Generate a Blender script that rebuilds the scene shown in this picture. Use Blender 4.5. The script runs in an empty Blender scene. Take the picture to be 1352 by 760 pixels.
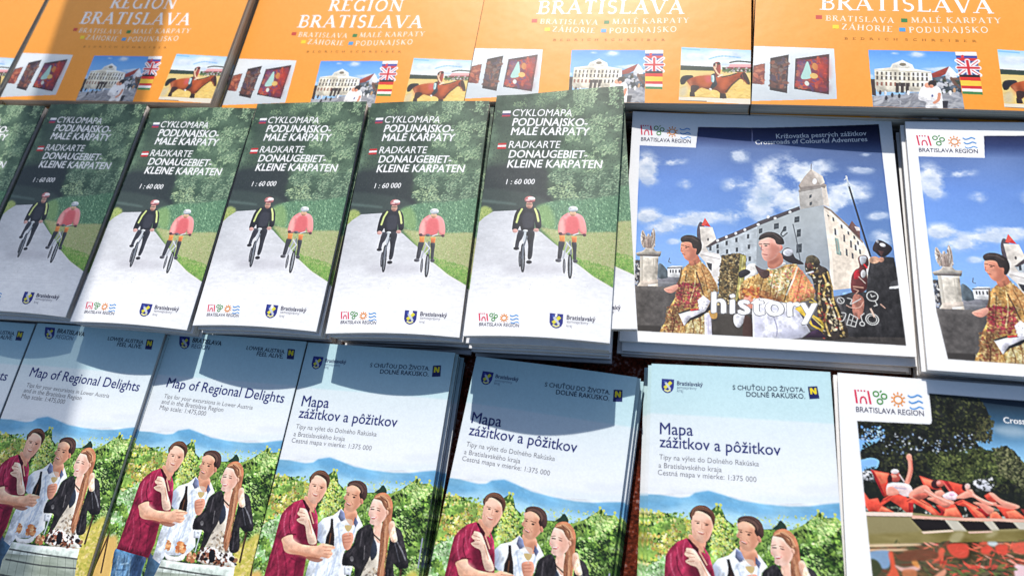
import bpy, math, random
import numpy as np
from mathutils import Matrix, Vector

scene = bpy.context.scene
R = math.radians
# ------------------------------------------------------------------ camera, sky, sun, exposure
YAW, PITCH, ROLL, CAM_H, F_PX = 0.48144, 1.13071, -0.38772, 0.52335, 942.44
cp, sp, cr, sr = math.cos(PITCH), math.sin(PITCH), math.cos(ROLL), math.sin(ROLL)
_r, _f, _u = Vector((1, 0, 0)), Vector((0, cp, -sp)), Vector((0, sp, cp))
_r2, _u2 = _r * cr + _u * sr, -_r * sr + _u * cr
rz = Matrix.Rotation(YAW, 3, 'Z')
_r2, _u2, _b = rz @ _r2, rz @ _u2, rz @ (-_f)
cam_data = bpy.data.cameras.new('camera')
cam = bpy.data.objects.new('camera', cam_data)
scene.collection.objects.link(cam)
cam.matrix_world = Matrix(((_r2.x, _u2.x, _b.x, 0), (_r2.y, _u2.y, _b.y, 0), (_r2.z, _u2.z, _b.z, CAM_H), (0, 0, 0, 1)))
cam_data.sensor_width = 36.0
cam_data.lens = 36.0 * F_PX / 1352.0
cam_data.clip_start, cam_data.clip_end = 0.02, 200.0
cam_data.dof.use_dof = True
cam_data.dof.focus_distance = 0.56
cam_data.dof.aperture_fstop = 5.0
scene.camera = cam

SUN_EL, SHADOW_DIR = R(31), R(-83.2)          # shadows fall towards SHADOW_DIR (xy angle)
sun_from = Vector((-math.cos(SHADOW_DIR) * math.cos(SUN_EL), -math.sin(SHADOW_DIR) * math.cos(SUN_EL), math.sin(SUN_EL)))
world = bpy.data.worlds.new('World')
scene.world = world
world.use_nodes = True
nt = world.node_tree
sky = nt.nodes.new('ShaderNodeTexSky')
sky.sky_type = 'NISHITA'
sky.sun_disc = False
sky.sun_elevation = SUN_EL
sky.sun_rotation = math.atan2(sun_from.x, sun_from.y)
bgn = nt.nodes['Background']
bgn.inputs['Strength'].default_value = 0.105
nt.links.new(sky.outputs[0], bgn.inputs['Color'])
sun_data = bpy.data.lights.new('sun', 'SUN')
sun_data.energy, sun_data.angle, sun_data.color = 5.0, R(0.55), (1.0, 0.955, 0.89)
sun = bpy.data.objects.new('sun', sun_data)
scene.collection.objects.link(sun)
sun.rotation_euler = sun_from.to_track_quat('Z', 'Y').to_euler()
sun.location = (0, 3, 2)
scene.view_settings.view_transform = 'Standard'
scene.view_settings.look = 'None'
scene.view_settings.exposure = 0.40
scene.view_settings.gamma = 1.0

PAPER = 0.80                                   # albedo of blank coated paper


# ------------------------------------------------------------------ helpers
def lin(c):
    c = np.asarray(c, float) / 255.0
    return np.where(c <= 0.04045, c / 12.92, ((c + 0.055) / 1.055) ** 2.4)


def hom(src, dst):
    A, b = [], []
    for (x, y), (u, v) in zip(src, dst):
        A.append([x, y, 1, 0, 0, 0, -u * x, -u * y]); b.append(u)
        A.append([0, 0, 0, x, y, 1, -v * x, -v * y]); b.append(v)
    return np.append(np.linalg.solve(np.array(A, float), np.array(b, float)), 1).reshape(3, 3)


def hmap(M, p):
    p = np.atleast_2d(np.asarray(p, float))
    q = np.c_[p, np.ones(len(p))] @ M.T
    return q[:, :2] / q[:, 2:3]


def spline(p, n=5, closed=True):
    p = np.asarray(p, float); m = len(p); out = []
    for i in range(m if closed else m - 1):
        if closed:
            a, b, c, d = p[i - 1], p[i], p[(i + 1) % m], p[(i + 2) % m]
        else:
            a, b, c, d = p[max(i - 1, 0)], p[i], p[i + 1], p[min(i + 2, m - 1)]
        for k in range(n):
            t = k / n
            out.append(.5 * (2 * b + (c - a) * t + (2 * a - 5 * b + 4 * c - d) * t * t + (3 * b - a - 3 * c + d) * t ** 3))
    if not closed:
        out.append(p[-1])
    return np.array(out)


def blur1(m, r):
    r = int(round(r))
    if r < 1:
        return m
    for ax in (0, 1):
        for _ in range(2):
            pad = [(0, 0)] * m.ndim; pad[ax] = (r + 1, r)
            c = np.cumsum(np.pad(m, pad, mode='edge'), axis=ax)
            n = m.shape[ax]
            a = np.take(c, range(2 * r + 1, n + 2 * r + 1), axis=ax); b = np.take(c, range(0, n), axis=ax)
            m = (a - b) / (2 * r + 1)
    return m


def fbm(W, H, cell, rng, octv=4, sx=1.0):
    out = np.zeros((H, W)); amp, tot = 1.0, 0
    for o in range(octv):
        cx, cy = max(cell * sx / 2 ** o, 1), max(cell / 2 ** o, 1)
        gw, gh = int(W / cx) + 3, int(H / cy) + 3
        g = rng.random((gh, gw))
        x, y = np.arange(W) / cx, np.arange(H) / cy
        xi, yi = x.astype(int), y.astype(int)
        fx, fy = x - xi, y - yi
        fx, fy = fx * fx * (3 - 2 * fx), (fy * fy * (3 - 2 * fy))[:, None]
        a = g[yi][:, xi] * (1 - fx) + g[yi][:, xi + 1] * fx
        b = g[yi + 1][:, xi] * (1 - fx) + g[yi + 1][:, xi + 1] * fx
        out += amp * (a * (1 - fy) + b * fy); tot += amp; amp *= .55
    return out / tot


class Art:
    """a printed picture, worked out as a colour grid over the sheet"""
    def __init__(s, W, H, bg, seed=1):
        s.W, s.H = W, H
        s.img = np.empty((H, W, 3)); s.img[:] = bg
        s.rng = np.random.default_rng(seed)
        s.form, s.tex, s.light = 0., 0., (.6, -.8)      # roundness and grain given to painted shapes
        s.nz = fbm(W, H, 9, np.random.default_rng(seed + 50), 4)

    def use(s, quad):
        s.M = hom(quad, [(0, 0), (s.W, 0), (s.W, s.H), (0, s.H)]); s.z(0, 0, 1)
        return s

    def z(s, x0, y0, k):
        s.o = (x0, y0, k)

    def P(s, pts):
        p = np.atleast_2d(np.asarray(pts, float)) / s.o[2] + np.array(s.o[:2])
        return hmap(s.M, p)

    def scale(s, at):
        a = s.P([at, (at[0] + 10, at[1]), (at[0], at[1] + 10)])
        return (np.linalg.norm(a[1] - a[0]) + np.linalg.norm(a[2] - a[0])) / 20

    def mask(s, q, ss=3):
        m = np.zeros((s.H, s.W))
        x1, y1 = q[:, 0], q[:, 1]; x2, y2 = np.roll(x1, -1), np.roll(y1, -1)
        lo, hi = max(int(y1.min()), 0), min(int(y1.max()) + 1, s.H)
        W = s.W; edge = np.arange(W)
        for row in range(lo, hi):
            for k in range(ss):
                y = row + (k + .5) / ss
                c = (y1 > y) != (y2 > y)
                if not c.any():
                    continue
                xs = np.sort(x1[c] + (y - y1[c]) / (y2[c] - y1[c]) * (x2[c] - x1[c]))
                for a, b in zip(xs[::2], xs[1::2]):
                    a, b = max(a, 0), min(b, W)
                    if b <= a:
                        continue
                    ia, ib = int(a), int(min(b, W - 1e-6))
                    if ia == ib:
                        m[row, ia] += b - a
                    else:
                        m[row, ia] += ia + 1 - a; m[row, ib] += b - ib; m[row, ia + 1:ib] += 1
        return m / ss

    def put(s, m, col, alpha=1.0):
        col = np.asarray(col, float)
        m = np.clip(m, 0, 1)[..., None] * alpha
        s.img = s.img * (1 - m) + col * m

    def poly(s, pts, col, sm=False, a=1.0, blur=0):
        q = s.P(pts)
        if sm:
            q = spline(q, 5)
        ext = float((q.max(0) - q.min(0)).min()); fr = min(max(.14 * ext, 1.2), 7)
        pad = int(max(blur * 3, fr * 2 if s.form else 0) + 2)
        x0, y0 = np.maximum(q.min(0).astype(int) - pad, 0); x1, y1 = q.max(0).astype(int) + pad + 1
        x1, y1 = min(x1, s.W), min(y1, s.H)
        if x1 <= x0 or y1 <= y0:
            return None
        W, H = s.W, s.H
        s.W, s.H = x1 - x0, y1 - y0
        m = s.mask(q - (x0, y0)); s.W, s.H = W, H
        if blur:
            m = blur1(m, blur)
        c = np.asarray(col, float)
        if c.ndim == 3:
            c = c[y0:y1, x0:x1]
        elif s.form and not blur and ext > 4 and a > .85:
            mb = blur1(m, fr); d = max(1, int(round(fr))); dx, dy = int(round(d * s.light[0])), int(round(d * s.light[1]))
            mp = np.pad(mb, d + 1); h_, w_ = m.shape; o = d + 1
            E = mp[o - dy:o - dy + h_, o - dx:o - dx + w_] - mp[o + dy:o + dy + h_, o + dx:o + dx + w_]
            sk = .45 if (185 < c[0] and 25 < c[0] - c[1] < 90 and 30 < c[0] - c[2] < 125) else 1.0
            k = 1 + s.form * sk * E + s.tex * sk * (s.nz[y0:y1, x0:x1] - .5) * 2
            c = np.clip(c[None, None] * k[..., None] + np.clip(E, 0, 1)[..., None] * s.form * 22, 0, 255)
        mm = np.clip(m, 0, 1)[..., None] * a
        s.img[y0:y1, x0:x1] = s.img[y0:y1, x0:x1] * (1 - mm) + c * mm
        return m, (x0, y0)

    def line(s, pts, w, col, a=1.0, sm=False, closed=False):
        """w in zoom pixels"""
        k = s.scale(pts[0]); q = s.P(pts)
        if sm:
            q = spline(q, 5, closed)
        elif closed:
            q = np.vstack([q, q[:1]])
        w = w * k / 2
        for p0, p1 in zip(q[:-1], q[1:]):
            s.seg(p0, p1, w, col, a)

    def seg(s, p0, p1, w, col, a=1.0):
        lo = np.floor(np.minimum(p0, p1) - w - 1).astype(int); hi = np.ceil(np.maximum(p0, p1) + w + 2).astype(int)
        x0, y0 = max(lo[0], 0), max(lo[1], 0); x1, y1 = min(hi[0], s.W), min(hi[1], s.H)
        if x1 <= x0 or y1 <= y0:
            return
        X, Y = np.meshgrid(np.arange(x0, x1) + .5, np.arange(y0, y1) + .5)
        d = p1 - p0; L = max(d @ d, 1e-9)
        t = np.clip(((X - p0[0]) * d[0] + (Y - p0[1]) * d[1]) / L, 0, 1)
        D = np.hypot(X - p0[0] - t * d[0], Y - p0[1] - t * d[1])
        m = np.clip(w - D + .5, 0, 1)[..., None] * a * min(1, w * 2)
        s.img[y0:y1, x0:x1] = s.img[y0:y1, x0:x1] * (1 - m) + np.asarray(col, float) * m

    def ell(s, cx, cy, rx, ry, col, rot=0, a=1.0, blur=0):
        t = np.linspace(0, 2 * np.pi, 28, endpoint=False)
        c, n = math.cos(rot), math.sin(rot)
        x, y = rx * np.cos(t), ry * np.sin(t)
        s.poly(np.c_[cx + x * c - y * n, cy + x * n + y * c], col, a=a, blur=blur)

    def ring(s, cx, cy, rx, ry, w, col, a=1.0):
        t = np.linspace(0, 2 * np.pi, 22, endpoint=False)
        s.line(np.c_[cx + rx * np.cos(t), cy + ry * np.sin(t)], w, col, a, closed=True)

    def stamp(s, x, y, rx, ry, rot, col, a=1.0):
        r = max(rx, ry) + 1.5
        x0, y0 = max(int(x - r), 0), max(int(y - r), 0); x1, y1 = min(int(x + r) + 2, s.W), min(int(y + r) + 2, s.H)
        if x1 <= x0 or y1 <= y0:
            return
        X = np.arange(x0, x1)[None] + .5 - x; Y = np.arange(y0, y1)[:, None] + .5 - y
        c, n = math.cos(rot), math.sin(rot)
        d = np.sqrt(((X * c + Y * n) / rx) ** 2 + ((-X * n + Y * c) / ry) ** 2)
        m = (np.clip((1 - d) * min(rx, ry) + .5, 0, 1) * a)[..., None]
        s.img[y0:y1, x0:x1] = s.img[y0:y1, x0:x1] * (1 - m) + np.asarray(col, float) * m

    def leaves(s, pts, n, size, pal, a=.9, asp=(.35, .8), rot=None, dens=None, sm=False):
        q = s.P(pts); q = spline(q, 5) if sm else q
        m = s.mask(q, 1)
        if dens is not None:
            m = m * dens
        w = np.cumsum(m.ravel()); tot = w[-1]
        if tot < 1:
            return
        idx = np.searchsorted(w, s.rng.random(n) * tot)
        idx = np.minimum(idx, m.size - 1)
        pal = np.asarray(pal, float)
        for i in idx:
            y, x = divmod(int(i), s.W)
            r = s.rng.uniform(*size)
            c = pal[s.rng.integers(len(pal))] * s.rng.uniform(.88, 1.12)
            th = s.rng.uniform(0, 6.3) if rot is None else rot + s.rng.normal(0, .5)
            s.stamp(x + s.rng.random(), y + s.rng.random(), r, r * s.rng.uniform(*asp), th, np.clip(c, 0, 255), a)

    def shade(s, pts, amp, cell=18, sx=1.0, sm=True, octv=4, ang=0.0):
        """uneven tone inside an outline: cloth folds, stone, haze; ang shears the grain"""
        q = s.P(pts); q = spline(q, 5) if sm else q
        m = s.mask(q, 2)
        n = fbm(s.W, s.H, cell, s.rng, octv, sx)
        if ang:
            xs = (np.arange(s.W)[None] + (np.arange(s.H) * ang).astype(int)[:, None]) % s.W
            n = np.take_along_axis(n, xs, 1)
        s.img = np.clip(s.img * (1 + (n - .5) * 2 * amp * m)[..., None], 0, 255)

    def crisp(s, r=1.6, k=.7):
        s.img = np.clip(s.img + k * (s.img - blur1(s.img, r)), 0, 255)

    def clip(s, before, polys):
        """keep the picture inside its field(s), the sheet as it was outside"""
        m = np.zeros((s.H, s.W))
        for p in polys:
            m = np.maximum(m, s.mask(s.P(p), 4))
        m = m[..., None]
        s.img = before * (1 - m) + s.img * m

    def vgrad(s, stops):
        """vertical gradient over the whole sheet, stops (v, colour)"""
        v = (np.arange(s.H) + .5) / s.H
        vs = [t[0] for t in stops]; cs = np.array([t[1] for t in stops], float)
        g = np.stack([np.interp(v, vs, cs[:, k]) for k in range(3)], -1)
        return np.repeat(g[:, None], s.W, 1)


# ------------------------------------------------------------------ the five printed covers
Q_CM = [(656, 129), (824, 124), (808, 453), (608, 446)]
Q_CM3 = [(201, 141), (338, 142), (244, 437), (97, 429)]
Q_D3 = [(217, 445), (400, 452), (289, 905), (81, 868)]       # for the English heading
Q_D3P = [(218.5, 441.8), (403.3, 453.5), (308.4, 854.4), (103.2, 827.1)]   # for the picture
Q_D6 = [(857, 478), (1096, 487), (1135, 1011), (848, 972)]
Q_H = [(833, 140), (1177, 157), (1220, 473), (817, 455)]
Q_S = [(1100, 488), (1544, 520), (1656, 998), (1125, 916)]
Q_B4 = [(675, -186), (993, -206), (992, 138), (612, 135)]
Q_B5 = [(1007, -205), (1377, -220), (1441, 152), (994, 138.5)]
Q_B3 = [(391, -165), (671, -183), (610, 134), (290, 136)]


def art_cycling():
    A = Art(312, 630, (92, 114, 98), 3).use(Q_CM)
    rng = A.rng
    W, H = A.W, A.H
    n1 = fbm(W, H, 70, rng, 5)
    A.img = np.clip(np.array([64, 88, 70]) + (n1[..., None] - .40) * np.array([170, 185, 150]), 0, 255)
    A.z(600, 115, 5.2)
    cl = lambda cell, lo: np.clip((fbm(W, H, cell, rng, 3) - lo) * 7, 0, 1)
    alls = [(200, 0), (1260, 0), (1240, 900), (150, 900)]
    A.leaves(alls, 2550, (1.2, 2.9), [(44, 62, 52), (54, 74, 62), (66, 90, 74)], a=.6, asp=(.3, .6))
    A.leaves([(640, 20), (1260, 0), (1240, 700), (700, 640), (760, 330)], 2550, (1.3, 3.2), [(166, 192, 148), (142, 174, 134), (186, 208, 166), (118, 150, 116)], a=.78, asp=(.25, .45), rot=-.8, dens=cl(26, .42))
    A.leaves([(270, 30), (700, 20), (640, 420), (250, 640)], 1190, (1.2, 2.9), [(128, 158, 118), (106, 136, 104), (148, 174, 126)], a=.72, asp=(.25, .5), rot=.9, dens=cl(30, .48))
    # darker understorey and the hollow over the road
    A.poly([(330, 200), (600, 150), (720, 260), (700, 430), (640, 560), (640, 700), (690, 800), (620, 850), (180, 870), (190, 600), (280, 430)], (44, 58, 54), sm=True, a=.6, blur=10)
    A.poly([(210, 560), (560, 545), (650, 600), (630, 690), (670, 760), (640, 850), (480, 880), (170, 860)], (46, 54, 58), sm=True, a=.95, blur=6)
    A.leaves([(200, 500), (640, 480), (640, 860), (180, 860)], 714, (0.86, 2.6), [(36, 44, 48), (58, 70, 70), (74, 84, 80), (50, 64, 58)], a=.55, asp=(.2, .45), rot=1.5)
    A.img = A.img * .95 + np.array([150, 160, 152]) * .05
    # hanging bright branches
    br = [(650, 600), (760, 560), (900, 590), (1180, 560), (1180, 800), (1000, 820), (760, 800), (690, 770), (640, 720), (720, 680), (660, 640)]
    A.poly(br, (74, 100, 84), sm=True, a=.6, blur=3)
    A.leaves(br, 1530, (1.4, 3.3), [(150, 178, 146), (120, 152, 122), (182, 204, 166), (86, 112, 92)], a=.8, asp=(.22, .42), rot=-.5, dens=cl(22, .38), sm=True)
    A.leaves(br, 646, (1, 2.4), [(52, 72, 62), (62, 84, 70)], a=.7, asp=(.22, .42), rot=-.4, sm=True)
    A.leaves([(640, 690), (800, 640), (860, 760), (680, 760)], 187, (1.4, 3), [(186, 206, 160), (166, 190, 146)], a=.8, asp=(.25, .45), rot=-.4)
    A.z(600, 240, 5.2)
    A.poly([(150, 60), (330, 55), (600, 110), (640, 190), (420, 215), (150, 200)], (66, 78, 76), sm=True, blur=3)
    A.poly([(180, 120), (420, 150), (430, 165), (180, 140)], (104, 124, 118), blur=2, a=.7)
    # bushes
    bush = [(560, 180), (690, 135), (900, 118), (1240, 90), (1240, 350), (900, 370), (660, 330), (600, 270)]
    A.poly(bush, (100, 140, 108), sm=True, blur=3)
    A.leaves(bush, 1700, (1.3, 3), [(126, 168, 134), (98, 140, 110), (78, 118, 92), (164, 204, 160), (70, 112, 86)], a=.75, asp=(.25, .5), rot=1.2, sm=True)
    A.poly([(560, 190), (640, 160), (690, 250), (680, 330), (590, 290)], (150, 180, 110), sm=True, a=.6, blur=4)
    grass = [(590, 320), (720, 335), (900, 345), (1240, 325), (1240, 640), (1090, 690), (860, 565), (740, 470)]
    A.poly(grass, (172, 182, 128), blur=2)
    A.leaves(grass, 3230, (0.72, 2), [(196, 196, 148), (160, 174, 110), (140, 160, 92), (206, 200, 160), (178, 168, 122)], a=.7, asp=(.2, .5))
    verge = [(600, 335), (680, 400), (780, 470), (860, 545), (960, 590), (1110, 620), (1110, 720), (980, 660), (870, 590), (760, 480), (640, 390)]
    A.poly(verge, (126, 168, 84), sm=True, a=.75, blur=3)
    A.leaves([(840, 520), (1120, 590), (1110, 720), (900, 620)], 1190, (0.72, 1.9), [(120, 170, 80), (146, 186, 96), (98, 146, 66), (168, 190, 110)], a=.8)
    A.poly([(130, 240), (190, 170), (240, 180), (258, 215), (200, 260), (140, 300)], (168, 184, 112), sm=True, blur=1.5)
    A.leaves([(140, 200), (250, 180), (250, 220), (150, 290)], 204, (0.72, 1.6), [(190, 196, 120), (130, 156, 80)], a=.7)
    # road
    road = [(150, 290), (200, 245), (265, 206), (425, 200), (470, 240), (540, 320), (600, 355), (690, 430), (760, 482), (850, 570), (960, 650), (1090, 716), (1200, 735), (1200, 1300), (0, 1300), (60, 800)]
    n2 = fbm(W, H, 40, rng, sx=2.5)
    rc = A.vgrad([(0, (206, 208, 213)), (.5, (206, 208, 213)), (.70, (216, 217, 221)), (.86, (247, 247, 249)), (1, (250, 250, 252))])
    rc = np.clip(rc + (n2[..., None] - .5) * 34 * (1 - np.clip((np.arange(H) / H - .7) * 5, 0, 1))[:, None, None], 0, 255)
    A.poly(road, rc)
    A.shade(road, .05, 5, 2.5, sm=False); A.leaves([(150, 300), (420, 210), (560, 340), (860, 580), (1080, 720), (60, 800)], 260, (.8, 1.8), [(186, 186, 190), (226, 226, 228), (196, 194, 196)], a=.4, asp=(.3, .6), rot=0)
    A.line([(850, 572), (960, 652), (1090, 718)], 9, (238, 236, 226), .8)
    A.ell(560, 610, 240, 38, (178, 176, 184), a=.5, blur=8)
    A.ell(320, 560, 180, 22, (196, 196, 202), a=.4, blur=8)
    for yy in (735, 815, 832):
        A.line([(300, yy), (880, yy + 8)], 8, (232, 232, 236), .45)
    # riders
    A.form, A.tex = .34, .22
    A.z(665, 250, 6.03)
    dk, dk2 = (40, 42, 50), (58, 60, 70)
    A.ell(132, 568, 11, 66, (50, 52, 58)); A.ell(132, 568, 4, 52, (120, 122, 130))
    A.poly([(120, 340), (165, 345), (150, 400), (128, 430), (118, 475), (92, 470), (100, 410)], dk2, sm=True)
    A.ell(103, 481, 24, 14, (38, 38, 44))
    A.poly([(180, 345), (248, 345), (240, 440), (228, 555), (196, 562), (198, 450)], (46, 48, 56), sm=True)
    A.ell(206, 593, 24, 15, (40, 40, 46))
    A.ring(155, 560, 13, 112, 12, (44, 46, 52)); A.ell(155, 560, 8, 98, (132, 136, 142))
    A.line([(150, 470), (158, 660)], 3, (60, 62, 68))
    A.line([(188, 385), (160, 470), (152, 560)], 14, (112, 118, 128))
    A.line([(176, 345), (165, 420)], 17, (196, 202, 208))
    A.poly([(160, 145), (240, 142), (284, 178), (302, 250), (300, 312), (262, 318), (248, 262), (240, 334), (150, 338), (132, 300), (112, 330), (72, 332), (70, 296), (88, 205), (118, 160)], dk, sm=True)
    A.poly([(160, 200), (235, 195), (236, 300), (160, 310)], (60, 62, 72), sm=True, blur=2)
    A.line([(147, 162), (122, 205), (104, 268)], 15, (206, 218, 140))
    A.line([(252, 160), (268, 200), (280, 258)], 15, (214, 224, 150))
    A.line([(92, 336), (262, 334)], 7, (66, 68, 76))
    A.ell(92, 338, 22, 16, (206, 160, 152)); A.ell(262, 332, 22, 15, (206, 160, 152))
    A.ell(175, 338, 20, 10, (210, 216, 220))
    A.ell(206, 128, 27, 30, (202, 160, 142)); A.ell(206, 146, 18, 12, (180, 130, 116))
    A.ell(210, 84, 43, 27, (190, 118, 118)); A.ell(222, 76, 30, 14, (240, 226, 226)); A.ell(192, 92, 16, 9, (226, 170, 170))
    A.line([(170, 100), (250, 100)], 6, (110, 70, 76)); A.line([(186, 122), (226, 122)], 7, (70, 60, 66), .8)
    # second rider
    A.ell(489, 620, 11, 62, (52, 54, 60)); A.ell(489, 620, 4, 48, (150, 152, 158))
    A.poly([(446, 420), (492, 420), (478, 490), (464, 562), (436, 560), (440, 480)], (60, 62, 70), sm=True)
    A.poly([(548, 425), (586, 428), (586, 500), (584, 562), (560, 560), (558, 490)], (60, 62, 70), sm=True)
    A.ell(442, 576, 25, 15, (84, 84, 92)); A.ell(578, 576, 20, 15, (70, 70, 78))
    A.ring(536, 620, 13, 96, 12, (42, 44, 50)); A.ell(536, 620, 8, 84, (140, 144, 150))
    A.line([(516, 430), (494, 500), (480, 556)], 13, (176, 180, 188)); A.line([(534, 420), (544, 520)], 14, (120, 126, 136))
    A.line([(505, 425), (545, 470), (500, 530)], 9, (214, 218, 222))
    A.poly([(448, 368), (492, 370), (492, 422), (452, 420)], (240, 150, 84)); A.poly([(546, 376), (590, 376), (586, 424), (552, 424)], (238, 140, 84))
    A.poly([(532, 186), (590, 190), (632, 212), (656, 262), (664, 345), (622, 352), (602, 312), (592, 352), (500, 356), (492, 368), (446, 366), (440, 300), (460, 232), (502, 194)], (240, 142, 144), sm=True)
    A.poly([(515, 230), (592, 225), (598, 342), (505, 346)], (222, 108, 112), sm=True, blur=2.5)
    A.poly([(445, 270), (480, 230), (488, 350), (448, 352)], (252, 176, 170), sm=True, blur=2)
    A.poly([(612, 220), (650, 262), (656, 340), (624, 330)], (252, 160, 154), sm=True, blur=2)
    A.line([(455, 362), (650, 362)], 8, (84, 76, 84)); A.ell(458, 358, 16, 13, (84, 58, 66)); A.ell(650, 362, 15, 12, (84, 58, 66))
    A.ell(520, 360, 20, 12, (100, 104, 112)); A.line([(560, 366), (602, 350)], 8, (220, 222, 226))
    A.ell(556, 192, 27, 22, (214, 176, 142)); A.ell(556, 205, 16, 9, (186, 130, 106))
    A.ell(558, 156, 38, 24, (206, 214, 220)); A.ell(548, 148, 20, 10, (236, 240, 242)); A.line([(530, 175), (590, 172)], 6, (120, 128, 136))
    A.crisp(1.6, .38)
    A.img = np.clip(A.img + (fbm(W, H, 3, rng, 2)[..., None] - .5) * 12, 0, 255)
    return A


def art_regional():
    A = Art(340, 660, (228, 238, 242), 5).use(Q_D6)
    rng = A.rng; W, H = A.W, A.H
    g = A.vgrad([(0, (190, 224, 231)), (.06, (196, 228, 234)), (.125, (202, 231, 236)), (.150, (206, 233, 238)), (.158, (226, 238, 242)), (.24, (232, 240, 244)), (.34, (238, 242, 246)), (.40, (236, 240, 244)), (1, (240, 240, 240))])
    n = fbm(W, H, 90, rng, 3, sx=3)
    A.img = np.clip(g + (n[..., None] - .5) * 14, 0, 255)
    A.z(845, 614, 4.83)
    for p, c in (([(160, 155), (250, 150), (330, 165), (250, 185), (170, 172)], (214, 220, 226)), ([(700, 180), (1000, 190), (1280, 170), (1280, 215), (1000, 235), (760, 215)], (222, 234, 242)), ([(1000, 120), (1280, 100), (1280, 150), (1060, 160)], (226, 232, 238))):
        A.poly(p, c, sm=True, a=.7, blur=5)
    A.poly([(-60, 190), (30, 174), (120, 178), (250, 196), (310, 188), (345, 164), (430, 150), (520, 174), (640, 212), (800, 234), (950, 246), (1080, 244), (1180, 230), (1300, 218), (1400, 215), (1400, 460), (-60, 460)], A.vgrad([(0, (120, 182, 220)), (.36, (112, 176, 216)), (.40, (138, 194, 226)), (.44, (176, 216, 236)), (1, (176, 216, 236))]), blur=1)
    A.poly([(320, 184), (430, 158), (560, 205), (760, 252), (900, 290), (700, 300), (480, 250), (380, 215)], (92, 160, 208), sm=True, a=.55, blur=5)
    A.poly([(900, 300), (1100, 262), (1320, 240), (1320, 320), (1150, 330)], (92, 158, 208), sm=True, a=.55, blur=5)
    A.poly([(-20, 215), (120, 205), (260, 220), (200, 262), (20, 280)], (84, 156, 206), sm=True, a=.5, blur=5)
    A.shade([(-60, 185), (345, 160), (520, 172), (800, 232), (1400, 212), (1400, 460), (-60, 460)], .16, 22, 2.2, sm=False, ang=-.6)
    # vineyard, coarse to fine
    vine = [(-80, 300), (30, 285), (90, 298), (150, 290), (215, 318), (300, 335), (380, 330), (455, 268), (490, 240), (520, 268), (545, 330), (600, 372), (680, 380), (790, 392), (850, 388), (960, 396), (1040, 362), (1120, 300), (1145, 280), (1180, 318), (1250, 312), (1300, 350), (1420, 360), (1420, 1900), (-80, 1900)]
    nn = fbm(W, H, 34, rng, 5)
    A.poly(vine, np.clip(np.array([84, 118, 52]) + (nn[..., None] - .45) * np.array([300, 300, 180]), 18, 235))
    lf = [(-60, 300), (450, 285), (540, 330), (700, 380), (880, 385), (1120, 310), (1400, 350), (1400, 1400), (-60, 1400)]
    cl = lambda cell, lo, k=7: np.clip((fbm(W, H, cell, rng, 3) - lo) * k, 0, 1)
    A.leaves(lf, 1400, (1.7, 4.3), [(34, 54, 28), (26, 42, 24), (48, 74, 34)], a=.8, dens=cl(24, .48))
    A.leaves(lf, 2200, (1.5, 3.4), [(130, 170, 72), (156, 192, 88), (84, 124, 54)], a=.8, asp=(.4, .8), dens=cl(26, .42))
    A.leaves(lf, 1120, (1.6, 3.7), [(166, 204, 118), (150, 194, 96), (186, 214, 150)], a=.85, asp=(.4, .75), dens=cl(22, .52))
    A.leaves([(-60, 280), (200, 300), (330, 340), (330, 700), (-60, 640)], 660, (1.5, 3.3), [(206, 208, 96), (222, 214, 124), (188, 196, 80), (196, 160, 84), (232, 228, 170)], a=.85, asp=(.4, .8), dens=cl(20, .42))
    A.leaves([(450, 270), (560, 350), (640, 560), (450, 560)], 340, (1.5, 3), [(196, 210, 96), (214, 208, 120), (150, 184, 80), (190, 216, 150)], a=.85, asp=(.4, .8))
    A.leaves([(760, 400), (880, 400), (860, 700), (760, 620)], 180, (1.5, 3), [(150, 186, 90), (120, 160, 70), (60, 90, 40)], a=.85)
    A.leaves([(1010, 400), (1120, 310), (1400, 360), (1400, 1000), (1050, 900)], 840, (1.6, 3.7), [(150, 196, 100), (184, 216, 140), (206, 226, 150), (110, 160, 74)], a=.85, asp=(.35, .6), rot=.5, dens=cl(22, .44))
    A.leaves([(1010, 420), (1400, 400), (1400, 1000), (1050, 900)], 380, (1.6, 3.3), [(34, 54, 28), (28, 44, 26)], a=.8, asp=(.3, .55), rot=.5, dens=cl(22, .5))
    A.leaves([(-60, 560), (170, 540), (130, 1300), (-60, 1300)], 440, (2, 4.3), [(160, 200, 140), (120, 170, 100), (200, 222, 180)], a=.85, dens=cl(22, .48))
    for x, y, h in ((60, 290, 30), (110, 292, 22), (330, 330, 26), (480, 250, 36), (505, 250, 28), (640, 365, 26), (1000, 372, 24), (1130, 285, 34), (1160, 300, 26), (1240, 305, 26)):
        A.line([(x, y + 20), (x + 6, y - h * .5)], 12, (176, 200, 100), .8); A.ell(x + 4, y - h * .4, 12, 8, (196, 212, 120), rot=.6)
    A.leaves([(-40, 288), (1400, 310), (1400, 400), (-40, 350)], 240, (0.99, 2.2), [(190, 206, 100), (150, 186, 84), (206, 214, 130)], a=.8)
    A.shade(vine, .35, 12, 1.2, sm=False)
    A.leaves(lf, 400, (1., 2.2), [(30, 46, 24), (40, 62, 30)], a=.6, dens=cl(12, .5))
    A.poly([(845, 392), (858, 372), (872, 362), (884, 340), (898, 336), (915, 352), (930, 372), (928, 395)], (36, 60, 46), sm=True)
    # ---- figures, traced at another copy of the sheet
    A.use(Q_D3P); A.z(130, 580, 6.127)
    # path between the rows
    A.poly([(1080, 900), (1180, 820), (1290, 780), (1260, 1160), (1080, 1300)], (208, 194, 96), sm=True, blur=3)
    A.leaves([(1080, 900), (1290, 790), (1260, 1200), (1080, 1300)], 200, (2, 5), [(226, 210, 120), (170, 170, 70), (236, 214, 150)], a=.6)
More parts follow.
